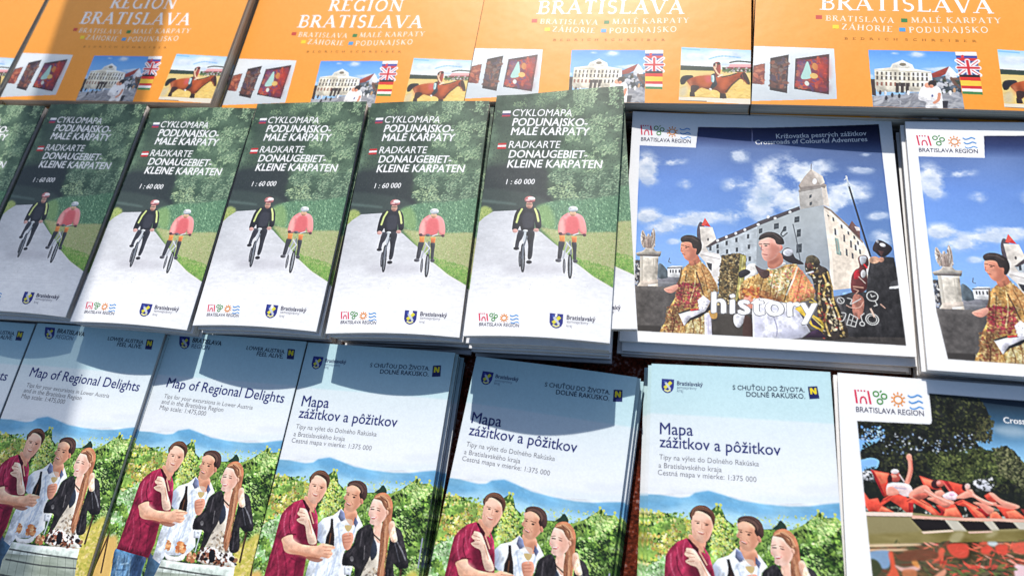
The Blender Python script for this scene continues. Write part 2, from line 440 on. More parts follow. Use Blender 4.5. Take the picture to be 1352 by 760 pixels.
    A.poly([(-60, 850), (60, 800), (135, 830), (100, 1300), (-120, 1300)], (222, 184, 108), sm=True, blur=3)
    A.line([(1175, 760), (1130, 970)], 16, (74, 54, 40)); A.line([(60, 760), (10, 1060)], 14, (84, 60, 44))
    A.line([(1345, 540), (1300, 740)], 8, (150, 156, 170))
    # man in white
    A.form, A.tex = .36, .24
    sh = (226, 233, 242)
    A.poly([(395, 940), (430, 935), (500, 985), (480, 1060), (455, 1300), (345, 1300)], (58, 84, 108), sm=True)
    A.poly([(750, 345), (690, 392), (612, 415), (570, 455), (556, 560), (600, 600), (560, 690), (500, 700), (470, 790), (455, 860), (428, 950), (488, 990), (530, 930), (700, 930), (770, 860), (760, 640), (830, 580), (860, 500), (908, 462), (880, 400), (860, 370), (800, 400)], sh)
    for a_, b_, w_ in (((690, 690), (620, 850), 12), ((560, 720), (520, 880), 16), ((720, 620), (660, 800), 10), ((720, 450), (735, 640), 12), ((590, 470), (580, 560), 16), ((640, 720), (600, 900), 10), ((850, 470), (815, 570), 14)):
        A.line([a_, b_], w_, (182, 198, 222), .55)
    A.poly([(560, 470), (590, 450), (600, 560), (570, 590)], (168, 180, 206), sm=True, a=.6, blur=2)
    A.poly([(775, 335), (862, 355), (858, 430), (818, 462), (776, 405)], (222, 164, 134), sm=True)
    A.poly([(800, 395), (860, 380), (850, 440), (815, 455)], (190, 126, 98), sm=True, a=.7, blur=2)
    A.poly([(745, 350), (772, 372), (778, 425), (742, 436), (724, 404)], (112, 120, 150)); A.poly([(852, 398), (874, 440), (852, 474), (838, 442)], (94, 102, 132))
    A.poly([(803, 185), (792, 240), (770, 270), (786, 290), (774, 320), (790, 357), (832, 367), (880, 332), (908, 290), (900, 230), (906, 200), (860, 168)], (226, 172, 142), sm=True)
    A.poly([(862, 230), (905, 235), (905, 290), (870, 336), (835, 362), (845, 300)], (196, 132, 104), sm=True, a=.7, blur=2.5)
    A.poly([(800, 200), (850, 185), (865, 215), (806, 225)], (244, 200, 172), sm=True, a=.8, blur=2)
    A.poly([(803, 192), (815, 160), (860, 146), (912, 152), (946, 182), (952, 230), (937, 275), (908, 288), (890, 250), (900, 222), (880, 194), (840, 180)], (70, 48, 44), sm=True)
    for k in range(18):
        t_ = rng.uniform(0, 1); c = [(130, 98, 86), (44, 30, 30), (100, 74, 66)][int(rng.integers(3))]
        A.line([(812 + 10 * t_, 172 + 8 * t_), (860, 150 + 26 * t_), (905, 160 + 40 * t_), (938 - 26 * t_, 200 + 40 * t_)], 3, c, .6, sm=True)
    A.ell(906, 292, 12, 20, (200, 134, 110))
    A.line([(796, 233), (815, 236)], 5, (112, 76, 60), .85); A.line([(838, 245), (870, 253)], 6, (112, 76, 60), .85); A.ell(806, 248, 8, 5, (54, 36, 34)); A.ell(850, 264, 11, 6, (54, 36, 34))
    A.line([(790, 262), (776, 278), (798, 284)], 4, (184, 116, 92), .8)
    A.poly([(785, 298), (806, 301), (826, 315), (816, 325), (796, 316)], (182, 112, 96), sm=True); A.line([(793, 304), (816, 315)], 4, (246, 230, 220), .85); A.line([(826, 296), (838, 316)], 4, (176, 112, 88), .7); A.poly([(792, 340), (835, 345), (832, 362), (796, 356)], (196, 140, 114), sm=True, a=.6, blur=2)
    A.shade([(690, 392), (556, 560), (500, 700), (428, 950), (700, 930), (830, 580), (900, 462)], .13, 12, .5, ang=.4)
    # woman
    jk = (40, 37, 40)
    A.poly([(970, 545), (930, 690), (890, 780), (845, 870), (815, 900), (830, 985), (1050, 1000), (1062, 860), (1050, 740), (1040, 560)], (222, 212, 196), sm=True)
    A.leaves([(900, 760), (1040, 740), (1060, 1000), (830, 985)], 130, (1.5, 4), [(190, 174, 150), (240, 236, 226), (150, 130, 110), (90, 80, 74)], a=.7)
    A.poly([(1130, 465), (1182, 480), (1204, 540), (1228, 690), (1222, 745), (1152, 745), (1120, 725), (1122, 880), (1062, 906), (1040, 862), (1058, 740), (1088, 620), (1105, 540)], jk, sm=True)
    A.line([(1158, 570), (1190, 630), (1212, 690)], 10, (132, 132, 138), .7); A.line([(1140, 580), (1165, 700)], 8, (84, 84, 92), .7); A.line([(1080, 760), (1070, 880)], 10, (70, 66, 72), .7)
    A.poly([(962, 452), (905, 470), (865, 500), (836, 580), (780, 640), (752, 662), (744, 738), (822, 742), (832, 790), (798, 910), (842, 866), (900, 760), (942, 690), (976, 600), (990, 520)], jk, sm=True)
    A.line([(900, 500), (880, 600)], 10, (74, 70, 74), .7); A.line([(915, 600), (905, 690)], 6, (120, 116, 118), .6); A.line([(850, 600), (800, 660)], 9, (70, 66, 70), .6); A.ell(815, 690, 14, 18, (150, 148, 150), a=.5)
    A.poly([(752, 738), (820, 742), (800, 800), (752, 800)], (212, 218, 226)); 
    A.poly([(998, 450), (1050, 436), (1060, 520), (1020, 580), (984, 520)], (238, 192, 170), sm=True)
    A.poly([(985, 555), (1005, 600), (1000, 660), (962, 700), (954, 650)], (46, 52, 66), sm=True)
    A.line([(972, 480), (985, 520), (1030, 560)], 9, (40, 36, 40))
    A.poly([(1030, 238), (1086, 230), (1126, 265), (1138, 322), (1126, 400), (1112, 480), (1086, 590), (1058, 700), (1050, 790), (1030, 880), (1008, 890), (994, 820), (1012, 700), (1026, 600), (1036, 520), (1060, 430), (1092, 370), (1066, 330), (1050, 290), (1004, 268)], (166, 108, 78), sm=True)
    for k in range(46):
        dx, w_, ph = rng.uniform(-16, 40), rng.uniform(2.2, 4.2), rng.uniform(0, 6)
        c = np.array([(210, 156, 116), (122, 72, 52), (168, 106, 76), (230, 180, 140), (104, 60, 46)][int(rng.integers(5))])
        y0 = rng.uniform(390, 560); y1 = rng.uniform(660, 885)
        A.line([(1092 - (y - 390) * .19 + dx * (.5 + (y - 390) / 1000) + 6 * math.sin(y / 55 + ph), y) for y in np.linspace(y0, y1, 9)], w_, c, .7)
    A.poly([(1004, 268), (968, 330), (953, 380), (966, 410), (960, 442), (1000, 458), (1042, 442), (1080, 402), (1097, 350), (1068, 318), (1052, 285)], (246, 206, 188), sm=True)
    A.poly([(1040, 300), (1090, 350), (1072, 402), (1030, 440), (1020, 390)], (222, 164, 140), sm=True, a=.7, blur=3)
    A.poly([(1000, 270), (1030, 240), (1086, 232), (1120, 262), (1110, 330), (1090, 350), (1068, 318), (1050, 285)], (178, 118, 86), sm=True)
    for k in range(16):
        t_ = rng.uniform(0, 1); c = [(214, 160, 120), (120, 72, 52), (236, 188, 146)][int(rng.integers(3))]
        A.line([(1006 + 20 * t_, 266 - 6 * t_), (1050 + 20 * t_, 262 - 14 * t_), (1088 + 18 * t_, 300 - 18 * t_), (1096 + 26 * t_, 345 - 10 * t_)], 3, c, .6, sm=True)
    A.line([(1050, 255), (1095, 290), (1100, 330)], 8, (98, 50, 36), .8); A.line([(1020, 256), (1070, 240), (1112, 268)], 7, (222, 158, 110), .8)
    A.ell(1094, 366, 10, 17, (236, 178, 152))
    A.line([(972, 332), (998, 328)], 5, (120, 74, 58)); A.line([(974, 345), (996, 346)], 7, (66, 46, 46)); A.line([(1020, 336), (1042, 342)], 5, (120, 74, 58), .8); A.line([(1022, 352), (1040, 356)], 6, (70, 48, 46))
    A.line([(962, 372), (956, 382), (970, 386)], 4, (214, 150, 130)); A.poly([(967, 398), (990, 402), (1014, 397), (998, 414), (978, 412)], (206, 104, 100), sm=True); A.line([(973, 403), (1004, 403)], 5, (254, 248, 242)); A.poly([(1010, 360), (1040, 372), (1036, 396), (1012, 392)], (240, 176, 156), sm=True, a=.6, blur=2)
    A.poly([(1106, 438), (1142, 428), (1152, 500), (1158, 560), (1118, 566), (1100, 505)], (240, 194, 168), sm=True)
    for k in range(3):
        A.line([(1104 + k * 12, 450), (1108 + k * 12, 500)], 3, (190, 130, 104), .8)
    A.shade([(962, 452), (836, 580), (744, 738), (832, 790), (798, 910), (990, 520)], .6, 10, .6); A.shade([(1130, 465), (1228, 690), (1120, 880), (1040, 862)], .6, 10, .6)
    # man in the wine-red shirt
    A.poly([(128, 880), (250, 912), (372, 945), (345, 1060), (325, 1300), (90, 1300), (100, 1000)], (72, 108, 142), sm=True)
    A.poly([(150, 930), (240, 950), (220, 1150), (130, 1150)], (118, 156, 188), sm=True, a=.7, blur=4); A.poly([(270, 930), (360, 950), (320, 1200), (250, 1200)], (36, 54, 84), sm=True, a=.8, blur=3)
    for p_, c_ in (([(150, 940), (130, 1100), (110, 1240)], (150, 180, 206)), ([(200, 930), (190, 1080), (180, 1240)], (60, 92, 130)), ([(250, 950), (240, 1100), (226, 1240)], (140, 172, 200)), ([(310, 950), (290, 1080), (280, 1200)], (44, 66, 98)), ([(170, 1000), (230, 990)], (160, 190, 212)), ([(140, 1040), (210, 1040)], (60, 90, 124))):
        A.line(p_, 12, c_, .5, sm=True)
    A.poly([(455, 283), (395, 303), (336, 345), (292, 395), (266, 470), (235, 570), (205, 660), (165, 780), (128, 886), (250, 918), (340, 937), (392, 950), (440, 845), (470, 700), (556, 600), (568, 478), (546, 385), (520, 350), (490, 318)], (140, 36, 64))
    A.poly([(420, 420), (540, 420), (550, 560), (470, 700), (430, 850), (400, 940), (360, 930), (400, 640)], (100, 20, 44), sm=True, a=.75, blur=4)
    A.poly([(300, 400), (350, 350), (400, 420), (395, 520), (300, 540)], (176, 52, 86), sm=True, a=.8, blur=3)
    A.line([(286, 566), (340, 528), (398, 530)], 8, (92, 12, 36)); A.line([(440, 300), (420, 340), (395, 420)], 6, (190, 76, 108), .7); A.line([(250, 600), (200, 760)], 12, (180, 56, 90), .5)
    for p_, w_, c_, a_ in (([(330, 380), (310, 460), (318, 540)], 10, (196, 92, 120), .55), ([(360, 400), (350, 470), (362, 520)], 8, (100, 18, 44), .6), ([(380, 340), (372, 400), (384, 470)], 7, (186, 80, 108), .5), ([(300, 640), (320, 760), (300, 880)], 12, (106, 20, 48), .5), ([(250, 640), (262, 780), (230, 890)], 10, (176, 66, 94), .5), ([(400, 700), (380, 820), (370, 930)], 12, (94, 18, 42), .5), ([(350, 690), (420, 720), (460, 690)], 9, (98, 18, 44), .5), ([(500, 420), (520, 480), (516, 560)], 7, (176, 70, 98), .5)):
        A.line(p_, w_, c_, a_, sm=True)
    A.line([(140, 878), (250, 908), (385, 940)], 8, (104, 16, 42), .8)
    A.poly([(486, 262), (470, 300), (520, 372), (548, 350), (566, 300)], (222, 160, 132), sm=True)
    A.poly([(455, 285), (472, 290), (512, 350), (505, 380), (480, 350)], (66, 10, 28)); A.poly([(545, 330), (570, 400), (566, 480), (545, 450)], (176, 60, 92)); A.line([(512, 370), (535, 450)], 8, (230, 170, 150))
    A.poly([(520, 165), (505, 220), (497, 270), (520, 305), (552, 316), (592, 290), (622, 250), (646, 200), (640, 140), (600, 112), (553, 118)], (238, 190, 165), sm=True)
    A.poly([(600, 180), (642, 170), (640, 205), (600, 285), (555, 312), (575, 250)], (214, 152, 126), sm=True, a=.7, blur=2.5)
    A.poly([(530, 150), (590, 130), (620, 160), (560, 175)], (250, 214, 190), sm=True, a=.8, blur=2)
    A.poly([(519, 172), (514, 138), (545, 98), (590, 78), (636, 84), (668, 122), (670, 160), (646, 208), (640, 152), (600, 120), (562, 116), (534, 142)], (88, 56, 44), sm=True)
    for k in range(18):
        t_ = rng.uniform(0, 1); c = [(176, 128, 98), (60, 38, 32), (132, 92, 70)][int(rng.integers(3))]
        A.line([(522 + 24 * t_, 150 - 14 * t_), (548 + 20 * t_, 104 + 4 * t_), (592 + 16 * t_, 84 + 20 * t_), (640 + 8 * t_, 100 + 20 * t_)], 3, c, .6, sm=True)
    A.line([(538, 177), (566, 181)], 5, (136, 92, 72), .85); A.line([(592, 189), (620, 198)], 5, (136, 92, 72), .85); A.ell(553, 191, 10, 5, (56, 40, 38)); A.ell(604, 203, 10, 5, (56, 40, 38))
    A.line([(576, 196), (566, 228), (584, 232)], 4, (198, 136, 110), .8)
    A.poly([(530, 237), (550, 248), (578, 254), (564, 264), (542, 258)], (200, 128, 112), sm=True); A.line([(538, 244), (568, 252)], 4, (250, 236, 226), .85); A.poly([(516, 290), (556, 312), (580, 296), (560, 318), (524, 308)], (170, 112, 92), sm=True, a=.6, blur=1.5); A.line([(512, 226), (522, 256)], 4, (206, 148, 124), .7); A.line([(590, 246), (586, 268)], 4, (186, 124, 100), .7); A.poly([(508, 240), (524, 262), (516, 292), (500, 270)], (224, 168, 142), sm=True, a=.7, blur=2)
    A.shade([(455, 283), (336, 345), (266, 470), (165, 780), (128, 886), (392, 950), (470, 700), (566, 480), (546, 385)], .34, 16, .5, ang=.35)
    A.shade([(128, 880), (372, 945), (325, 1300), (90, 1300)], .5, 12, .45)
    # his bent arm, bottle and the reaching forearm
    A.poly([(440, 345), (482, 356), (502, 400), (522, 470), (556, 580), (500, 596), (480, 540), (470, 470), (430, 450), (408, 428), (436, 410), (414, 386), (430, 362)], (244, 206, 184), sm=True)
    for a_, b_ in (((425, 372), (470, 384)), ((420, 400), (470, 404)), ((418, 430), (462, 428))):
        A.line([a_, b_], 4, (168, 108, 86), .8)
    A.line([(500, 430), (520, 520)], 9, (214, 156, 130), .7)
    A.poly([(668, 415), (686, 415), (685, 470), (691, 530), (686, 604), (640, 610), (617, 598), (630, 540), (652, 500), (664, 460)], (36, 26, 24)); A.line([(664, 520), (650, 590)], 9, (104, 66, 44), .8)
    A.poly([(293, 560), (370, 533), (382, 570), (450, 600), (560, 605), (600, 588), (684, 606), (690, 622), (660, 636), (674, 658), (640, 692), (590, 680), (560, 702), (500, 692), (430, 672), (350, 666), (310, 646), (297, 600)], (236, 182, 152), sm=True)
    A.poly([(330, 640), (430, 650), (560, 670), (640, 680), (590, 690), (500, 696), (400, 672)], (196, 128, 98), sm=True, a=.75, blur=2.5)
    A.poly([(310, 562), (370, 550), (430, 600), (360, 600)], (252, 214, 188), sm=True, a=.8, blur=3)
    for a_, b_ in (((600, 612), (680, 612)), ((610, 636), (664, 638)), ((606, 660), (662, 662))):
        A.line([a_, b_], 4, (172, 106, 80), .8)
    A.poly([(480, 680), (560, 690), (600, 700), (560, 720), (490, 705)], (150, 92, 72), sm=True, a=.8)
    A.shade([(293, 560), (370, 533), (600, 588), (690, 622), (640, 692), (430, 672)], .14, 12, 1); A.shade([(440, 345), (522, 470), (556, 580), (500, 596)], .14, 10, 1)
    # hand with the glass
    A.poly([(755, 522), (822, 510), (832, 560), (802, 622), (765, 626), (748, 572)], (218, 154, 128), sm=True)
    for k in range(3):
        A.line([(760, 536 + k * 22), (812, 530 + k * 22)], 4, (168, 100, 80), .8)
    A.poly([(766, 420), (828, 422), (828, 470), (808, 502), (784, 500), (766, 465)], (232, 226, 214), sm=True, a=.45); A.poly([(771, 462), (825, 464), (806, 500), (785, 499)], (196, 164, 92), sm=True, a=.75); A.line([(769, 424), (767, 466)], 4, (252, 252, 250), .8); A.line([(770, 421), (826, 423)], 3, (190, 180, 160), .8); A.line([(796, 502), (794, 524)], 6, (206, 196, 180), .9)
    # barrel and the table things
    A.poly([(505, 960), (700, 985), (1090, 1010), (1085, 1050), (1075, 1100), (1070, 1500), (400, 1500), (440, 1100), (490, 1000)], (198, 208, 200))
    nb = fbm(W, H, 12, rng, 3, sx=4)
    A.poly([(480, 1050), (1078, 1090), (1070, 1500), (400, 1500), (440, 1100)], np.clip(np.array([160, 170, 156]) + (nb[..., None] - .5) * 60, 0, 255))
    for k in range(9):
        A.line([(520 + k * 66, 1020 + k * 8), (500 + k * 70, 1180), (480 + k * 74, 1400)], 4, (104, 110, 102), .6)
    A.line([(490, 1016), (780, 1056), (1080, 1088)], 12, (84, 88, 86), .85, sm=True); A.line([(470, 1094), (760, 1136), (1076, 1160)], 12, (84, 88, 86), .85, sm=True); A.line([(430, 1210), (700, 1250), (1072, 1260)], 16, (78, 82, 80), .8, sm=True); A.line([(420, 1370), (700, 1410), (1072, 1410)], 14, (92, 96, 92), .8, sm=True)
    A.poly([(524, 906), (560, 930), (640, 935), (692, 900), (680, 955), (600, 975), (540, 955)], (252, 250, 246), sm=True)
    A.leaves([(605, 850), (650, 828), (692, 860), (684, 905), (620, 900)], 60, (2, 5), [(206, 128, 76), (232, 166, 110), (184, 104, 62), (240, 190, 140)], a=.85); A.leaves([(525, 850), (550, 822), (572, 850), (560, 890), (530, 885)], 30, (2, 4), [(216, 150, 96), (236, 180, 124), (190, 116, 70)], a=.85); A.leaves([(700, 930), (745, 905), (785, 935), (760, 972), (712, 965)], 40, (2, 5), [(214, 150, 104), (236, 190, 150), (180, 110, 76)], a=.85)
    bag = [(820, 880), (900, 870), (960, 900), (1080, 930), (1092, 1000), (1020, 1005), (840, 975), (790, 960)]
    A.poly(bag, (232, 226, 214), sm=True)
    A.leaves(bag, 120, (2, 5.5), [(30, 26, 28), (60, 40, 36), (130, 72, 50), (250, 248, 240), (160, 110, 80)], a=.95, sm=True)
    A.ell(906, 930, 26, 50, (26, 24, 28)); A.line([(860, 900), (905, 868), (950, 905)], 7, (240, 236, 226), sm=True); A.ell(1064, 950, 22, 18, (30, 28, 32)); A.line([(800, 790), (770, 900)], 9, (206, 214, 222), .8)
    A.crisp(1.7, .6)
    A.img = np.clip(A.img + (fbm(W, H, 3, rng, 2)[..., None] - .5) * 12, 0, 255)
    return A


def english_layout(src):
    """the English edition prints the same picture a little higher and to the right"""
    B = Art(src.W, src.H, (240, 240, 240), 6)
    sh, H, W = int(.041 * src.H), src.H, src.W
    yy = np.arange(H); ys = np.clip(np.where(yy < .2 * H, yy, yy + np.clip((yy - .2 * H) / (.1 * H), 0, 1) * sh), 0, H - 1).astype(int)
    xs = np.abs(np.arange(W) - 7)
    B.img = src.img[ys][:, xs]
    return B


def clouds(A, blobs, col=(248, 250, 253), seed=0):
    """broken cumulus: a soft body torn by noise, brighter along its upper side"""
    n = fbm(A.W, A.H, 30, A.rng, 6, sx=1.4); n2 = fbm(A.W, A.H, 14, A.rng, 4, sx=1.3)
    for (x, y, rx, ry, k) in blobs:
        c = A.P([(x, y), (x + rx, y), (x, y + ry)])
        ex, ey = max(np.linalg.norm(c[1] - c[0]), 1), max(np.linalg.norm(c[2] - c[0]), 1)
        X = np.arange(A.W)[None] - c[0][0]; Y = np.arange(A.H)[:, None] - c[0][1]
        th = math.atan2(c[1][1] - c[0][1], c[1][0] - c[0][0]); ct, st = math.cos(th), math.sin(th)
        d = np.sqrt(((X * ct + Y * st) / ex) ** 2 + ((-X * st + Y * ct) / ey) ** 2)
        m = np.clip((1.15 - d) + (n - .5) * 3.4, 0, 1); m = m * np.clip(1.5 - d, 0, 1)
        m = np.clip(m * 1.25, 0, 1) ** 1.2 * min(.95, .45 + k * .03)
        up = np.clip(.5 - Y / (2.4 * ey), 0, 1)[..., None]
        up = np.clip(up + (n2[..., None] - .5) * 1.5, 0, 1)
        A.img = A.img * (1 - m[..., None]) + (np.asarray(col) * up + np.array([190, 206, 228]) * (1 - up)) * m[..., None]


GOLD = [(212, 174, 104), (176, 130, 68), (234, 210, 152), (136, 98, 54), (104, 76, 46), (206, 156, 88), (244, 226, 182), (172, 136, 76)]


def art_castle():
    A = Art(560, 553, (252, 252, 252), 7).use(Q_H)
    rng = A.rng; W, H = A.W, A.H
    # picture field
    fld = [(843.5, 184), (922, 188.5), (924.5, 161.5), (1010, 164.5), (1162, 165.5), (1206, 458), (1030, 449), (844, 440.5), (838.5, 380)]
    n = fbm(W, H, 110, rng, 4, sx=1.5)
    g = A.vgrad([(0, (20, 26, 56)), (.06, (24, 32, 66)), (.105, (38, 54, 96)), (.16, (98, 124, 170)), (.30, (104, 142, 204)), (.5, (118, 160, 218)), (.8, (146, 184, 226)), (1, (146, 184, 226))])
    u = np.linspace(0, 1, W)[None, :, None]
    g = g * (1.10 - .26 * u) + np.array([0, 0, 6])
    white = A.img.copy()
    A.poly(fld, np.clip(g + (n[..., None] - .5) * 26, 0, 255))
    A.z(820, 130, 6.76)
    clouds(A, [(215, 560, 150, 130, 22), (480, 520, 130, 50, 12), (1090, 470, 110, 60, 14), (600, 720, 80, 50, 8), (1290, 610, 80, 60, 12), (1150, 740, 200, 70, 20), (230, 680, 110, 60, 10)])
    A.z(830, 270, 6.76)
    clouds(A, [(190, 60, 170, 70, 18), (330, 170, 160, 60, 14), (560, 110, 260, 60, 18), (700, 60, 240, 50, 14), (430, 300, 60, 30, 8), (1100, 60, 220, 90, 18)])
    A.z(1010, 140, 6.76)
    clouds(A, [(330, 560, 300, 150, 17), (100, 640, 260, 160, 17), (480, 600, 130, 120, 17), (250, 800, 340, 130, 17), (20, 860, 200, 150, 17), (420, 700, 200, 140, 17)])
    clouds(A, [(60, 690, 170, 110, 18), (300, 560, 200, 90, 16), (760, 740, 190, 80, 20), (900, 560, 120, 40, 8), (300, 850, 160, 70, 16), (920, 430, 60, 25, 5)])
    A.z(1010, 230, 6.76)
    clouds(A, [(700, 180, 180, 130, 17), (820, 170, 160, 80, 16), (680, 270, 110, 80, 15)])
    clouds(A, [(1060, 370, 100, 40, 12), (1120, 570, 120, 70, 14), (40, 160, 120, 110, 12)])
    A.poly([(0, 150), (60, 120), (110, 220), (60, 260), (-20, 240)], (150, 178, 206), sm=True, a=.5, blur=5)
    A.form, A.tex = .10, .16
    # castle: left wing, front, sunlit side, tower
    A.z(830, 270, 6.76)
    A.poly([(680, 120), (652, 178), (655, 270), (700, 300), (720, 165)], (92, 84, 94), sm=True)
    A.poly([(675, 165), (795, 172), (835, 290), (820, 420), (690, 420), (650, 390), (690, 300)], (226, 218, 208))
    A.poly([(722, 84), (780, 170), (692, 152)], (224, 72, 66)); A.poly([(722, 84), (750, 125), (720, 160), (692, 152)], (236, 110, 96), a=.6)
    A.ell(756, 285, 9, 14, (90, 86, 88))
    A.poly([(735, 352), (1360, 90), (1360, 680), (1200, 660), (860, 560)], (186, 194, 200))
    A.poly([(735, 355), (830, 286), (1000, 222), (1360, 72), (1360, 106), (1000, 262), (840, 322), (760, 360)], (86, 76, 80))
    for x, y in ((845, 296), (926, 264), (1012, 232), (1095, 200), (1215, 155), (1305, 86)):
        A.ell(x, y, 13, 13, (244, 244, 244))
    for x, y in ((780, 368), (846, 350), (930, 320), (1020, 293), (1126, 262), (1242, 214), (850, 402), (936, 400), (1026, 385), (1136, 358), (1146, 470)):
        A.poly([(x - 11, y - 20), (x + 11, y - 22), (x + 11, y + 20), (x - 11, y + 22)], (62, 70, 78))
    A.poly([(1060, 500), (1360, 500), (1360, 800), (1060, 800)], (180, 190, 196))
    A.poly([(664, 424), (700, 388), (862, 420), (895, 492), (880, 560), (850, 735), (780, 650), (735, 500)], (232, 227, 222))
    A.line([(690, 425), (870, 470)], 7, (180, 170, 168)); A.line([(700, 395), (860, 428)], 5, (196, 186, 182)); A.poly([(745, 500), (797, 510), (795, 580), (770, 560)], (58, 58, 64))
    A.z(1010, 230, 6.76)
    A.poly([(-10, 432), (370, 290), (577, 266), (645, 760), (660, 1050), (-10, 1000)], A.vgrad([(0, (184, 190, 194)), (.45, (182, 189, 192)), (.7, (150, 158, 166)), (1, (140, 148, 156))]))
    A.poly([(-10, 400), (365, 265), (372, 298), (-10, 440)], (78, 72, 78))
    for x, y in ((85, 360), (150, 372), (282, 318), (0, 425)):
        A.ell(x, y, 14, 12, (224, 222, 220))
    A.poly([(577, 266), (640, 300), (800, 450), (930, 600), (992, 720), (1040, 1000), (655, 1040), (645, 760)], (240, 226, 208))
    A.poly([(577, 266), (640, 300), (800, 450), (930, 600), (925, 614), (795, 470), (640, 320), (580, 285)], (150, 136, 126))
    A.poly([(577, 300), (612, 330), (670, 760), (690, 1000), (655, 1000), (645, 760)], (250, 240, 226), a=.7)
    A.poly([(362, 92), (545, 68), (578, 264), (372, 294), (356, 130)], (188, 184, 178)); A.poly([(545, 68), (596, 90), (632, 280), (578, 264)], (228, 218, 206))
    A.poly([(352, 120), (548, 92), (550, 110), (354, 140)], (148, 142, 136))
    A.z(1010, 140, 6.76)
    A.poly([(350, 690), (378, 664), (545, 660), (600, 690), (582, 720), (545, 706), (372, 730)], (150, 140, 134))
    A.poly([(458, 545), (400, 610), (356, 680), (372, 702), (545, 690), (582, 668), (560, 612)], (188, 176, 166)); A.poly([(458, 545), (560, 612), (582, 668), (545, 690), (505, 625)], (222, 212, 200)); A.ell(492, 655, 20, 26, (240, 238, 236)); A.line([(458, 545), (458, 500)], 6, (120, 110, 110))
    A.z(1010, 230, 6.76)
    A.shade([(-10, 432), (370, 290), (577, 266), (645, 760), (660, 1050), (-10, 1000)], .10, 26, 1, sm=False); A.shade([(577, 266), (930, 600), (1040, 1000), (655, 1040)], .08, 20, 1, sm=False)
    for x, y, w, h in ((460, 180, 10, 14), (465, 245, 10, 14), (346, 386, 22, 26), (164, 443, 22, 26), (22, 484, 16, 22), (366, 510, 18, 34), (372, 650, 24, 40), (240, 470, 14, 22)):
        A.poly([(x - w, y - h + 4), (x + w, y - h - 4), (x + w, y + h - 4), (x - w, y + h + 4)], (60, 68, 76)); A.line([(x - w, y), (x + w, y)], 4, (110, 118, 124))
    for x, y, h in ((620, 358, 12), (665, 392, 22), (686, 506, 34), (740, 460, 22), (765, 566, 36), (800, 520, 20), (825, 620, 36), (790, 694, 36), (852, 560, 20), (866, 652, 30), (885, 610, 22), (842, 726, 30), (905, 690, 26), (735, 700, 20)):
        A.poly([(x - 9, y - h), (x + 7, y - h + 8), (x + 12, y + h), (x - 5, y + h - 8)], (92, 92, 98))
    A.poly([(683, 558), (716, 570), (742, 722), (704, 708)], (146, 168, 160)); A.line([(700, 590), (716, 690)], 6, (190, 150, 130), .6)
    A.line([(240, 450), (205, 520), (225, 540), (262, 508)], 11, (60, 66, 72)); A.line([(312, 430), (345, 560), (385, 760)], 8, (86, 92, 100))
    A.poly([(828, 408), (795, 470), (830, 500), (905, 575), (898, 480), (860, 450)], (112, 82, 78)); A.poly([(850, 460), (895, 470), (900, 500), (870, 500)], (220, 206, 200))
    # pike
    A.line([(790, 90), (890, 400), (996, 730)], 15, (44, 48, 60)); A.line([(766, 10), (792, 96)], 13, (196, 206, 216)); A.line([(752, 40), (775, 20)], 7, (220, 226, 232))
    # gate pillar and statue
    A.form, A.tex, A.light = .38, .26, (-.7, -.7)
    A.z(830, 270, 6.76)
    A.poly([(280, 620), (520, 600), (520, 800), (280, 800)], (112, 112, 118)); A.poly([(286, 520), (320, 510), (380, 580), (380, 640), (286, 640)], (92, 104, 112), sm=True)
    A.poly([(376, 545), (420, 528), (520, 530), (520, 640), (380, 632)], (226, 226, 226)); A.line([(378, 548), (515, 545)], 12, (84, 82, 90))
    for x in (405, 430, 458, 490):
        A.poly([(x - 7, 565), (x + 7, 565), (x + 7, 595), (x - 7, 595)], (70, 74, 84))
    A.line([(395, 455), (385, 490), (408, 500)], 7, (96, 100, 112))
    A.poly([(55, 470), (115, 470), (118, 760), (55, 760)], (74, 78, 88)); A.leaves([(55, 470), (115, 470), (118, 760), (55, 760)], 60, (1.5, 4), [(40, 40, 46), (160, 170, 190), (210, 205, 200), (90, 84, 80)], a=.9)
    A.poly([(108, 425), (288, 432), (276, 730), (112, 720)], (218, 210, 196)); A.poly([(108, 425), (140, 428), (140, 725), (112, 720)], (186, 178, 166), a=.7); A.line([(240, 460), (236, 700)], 5, (190, 182, 168))
    A.poly([(70, 402), (130, 386), (150, 372), (245, 372), (262, 388), (318, 392), (310, 412), (72, 418)], (184, 178, 168)); A.poly([(72, 414), (312, 412), (302, 440), (84, 432)], (112, 106, 102)); A.poly([(140, 384), (170, 345), (232, 345), (252, 382)], (206, 196, 184))
    wing = [(124, 196), (112, 250), (118, 310), (148, 352), (242, 354), (254, 300), (254, 225), (238, 172), (224, 196), (214, 236), (204, 250), (190, 226), (176, 250), (160, 238), (142, 200)]
    A.poly(wing, (204, 192, 182), sm=True)
    A.leaves(wing, 90, (1.5, 4), [(150, 132, 120), (226, 218, 210), (176, 160, 148), (120, 104, 96)], a=.8, asp=(.2, .4), rot=1.4, sm=True)
    A.poly([(170, 262), (188, 250), (206, 262), (214, 350), (164, 350)], (170, 152, 142), sm=True); A.ell(188, 240, 13, 16, (196, 182, 172))
    for p in ([(128, 206), (134, 270), (158, 340)], [(240, 186), (244, 280), (222, 340)], [(146, 230), (160, 320)], [(226, 220), (216, 310)], [(186, 270), (190, 345)]):
        A.line(p, 5, (112, 96, 90), .8)
    A.z(830, 370, 6.76)
    A.poly([(70, 60), (120, -10), (285, -20), (296, 122), (190, 112), (125, 470), (90, 478)], (182, 170, 158)); A.poly([(190, 30), (290, 20), (296, 124), (196, 116)], (216, 206, 192))
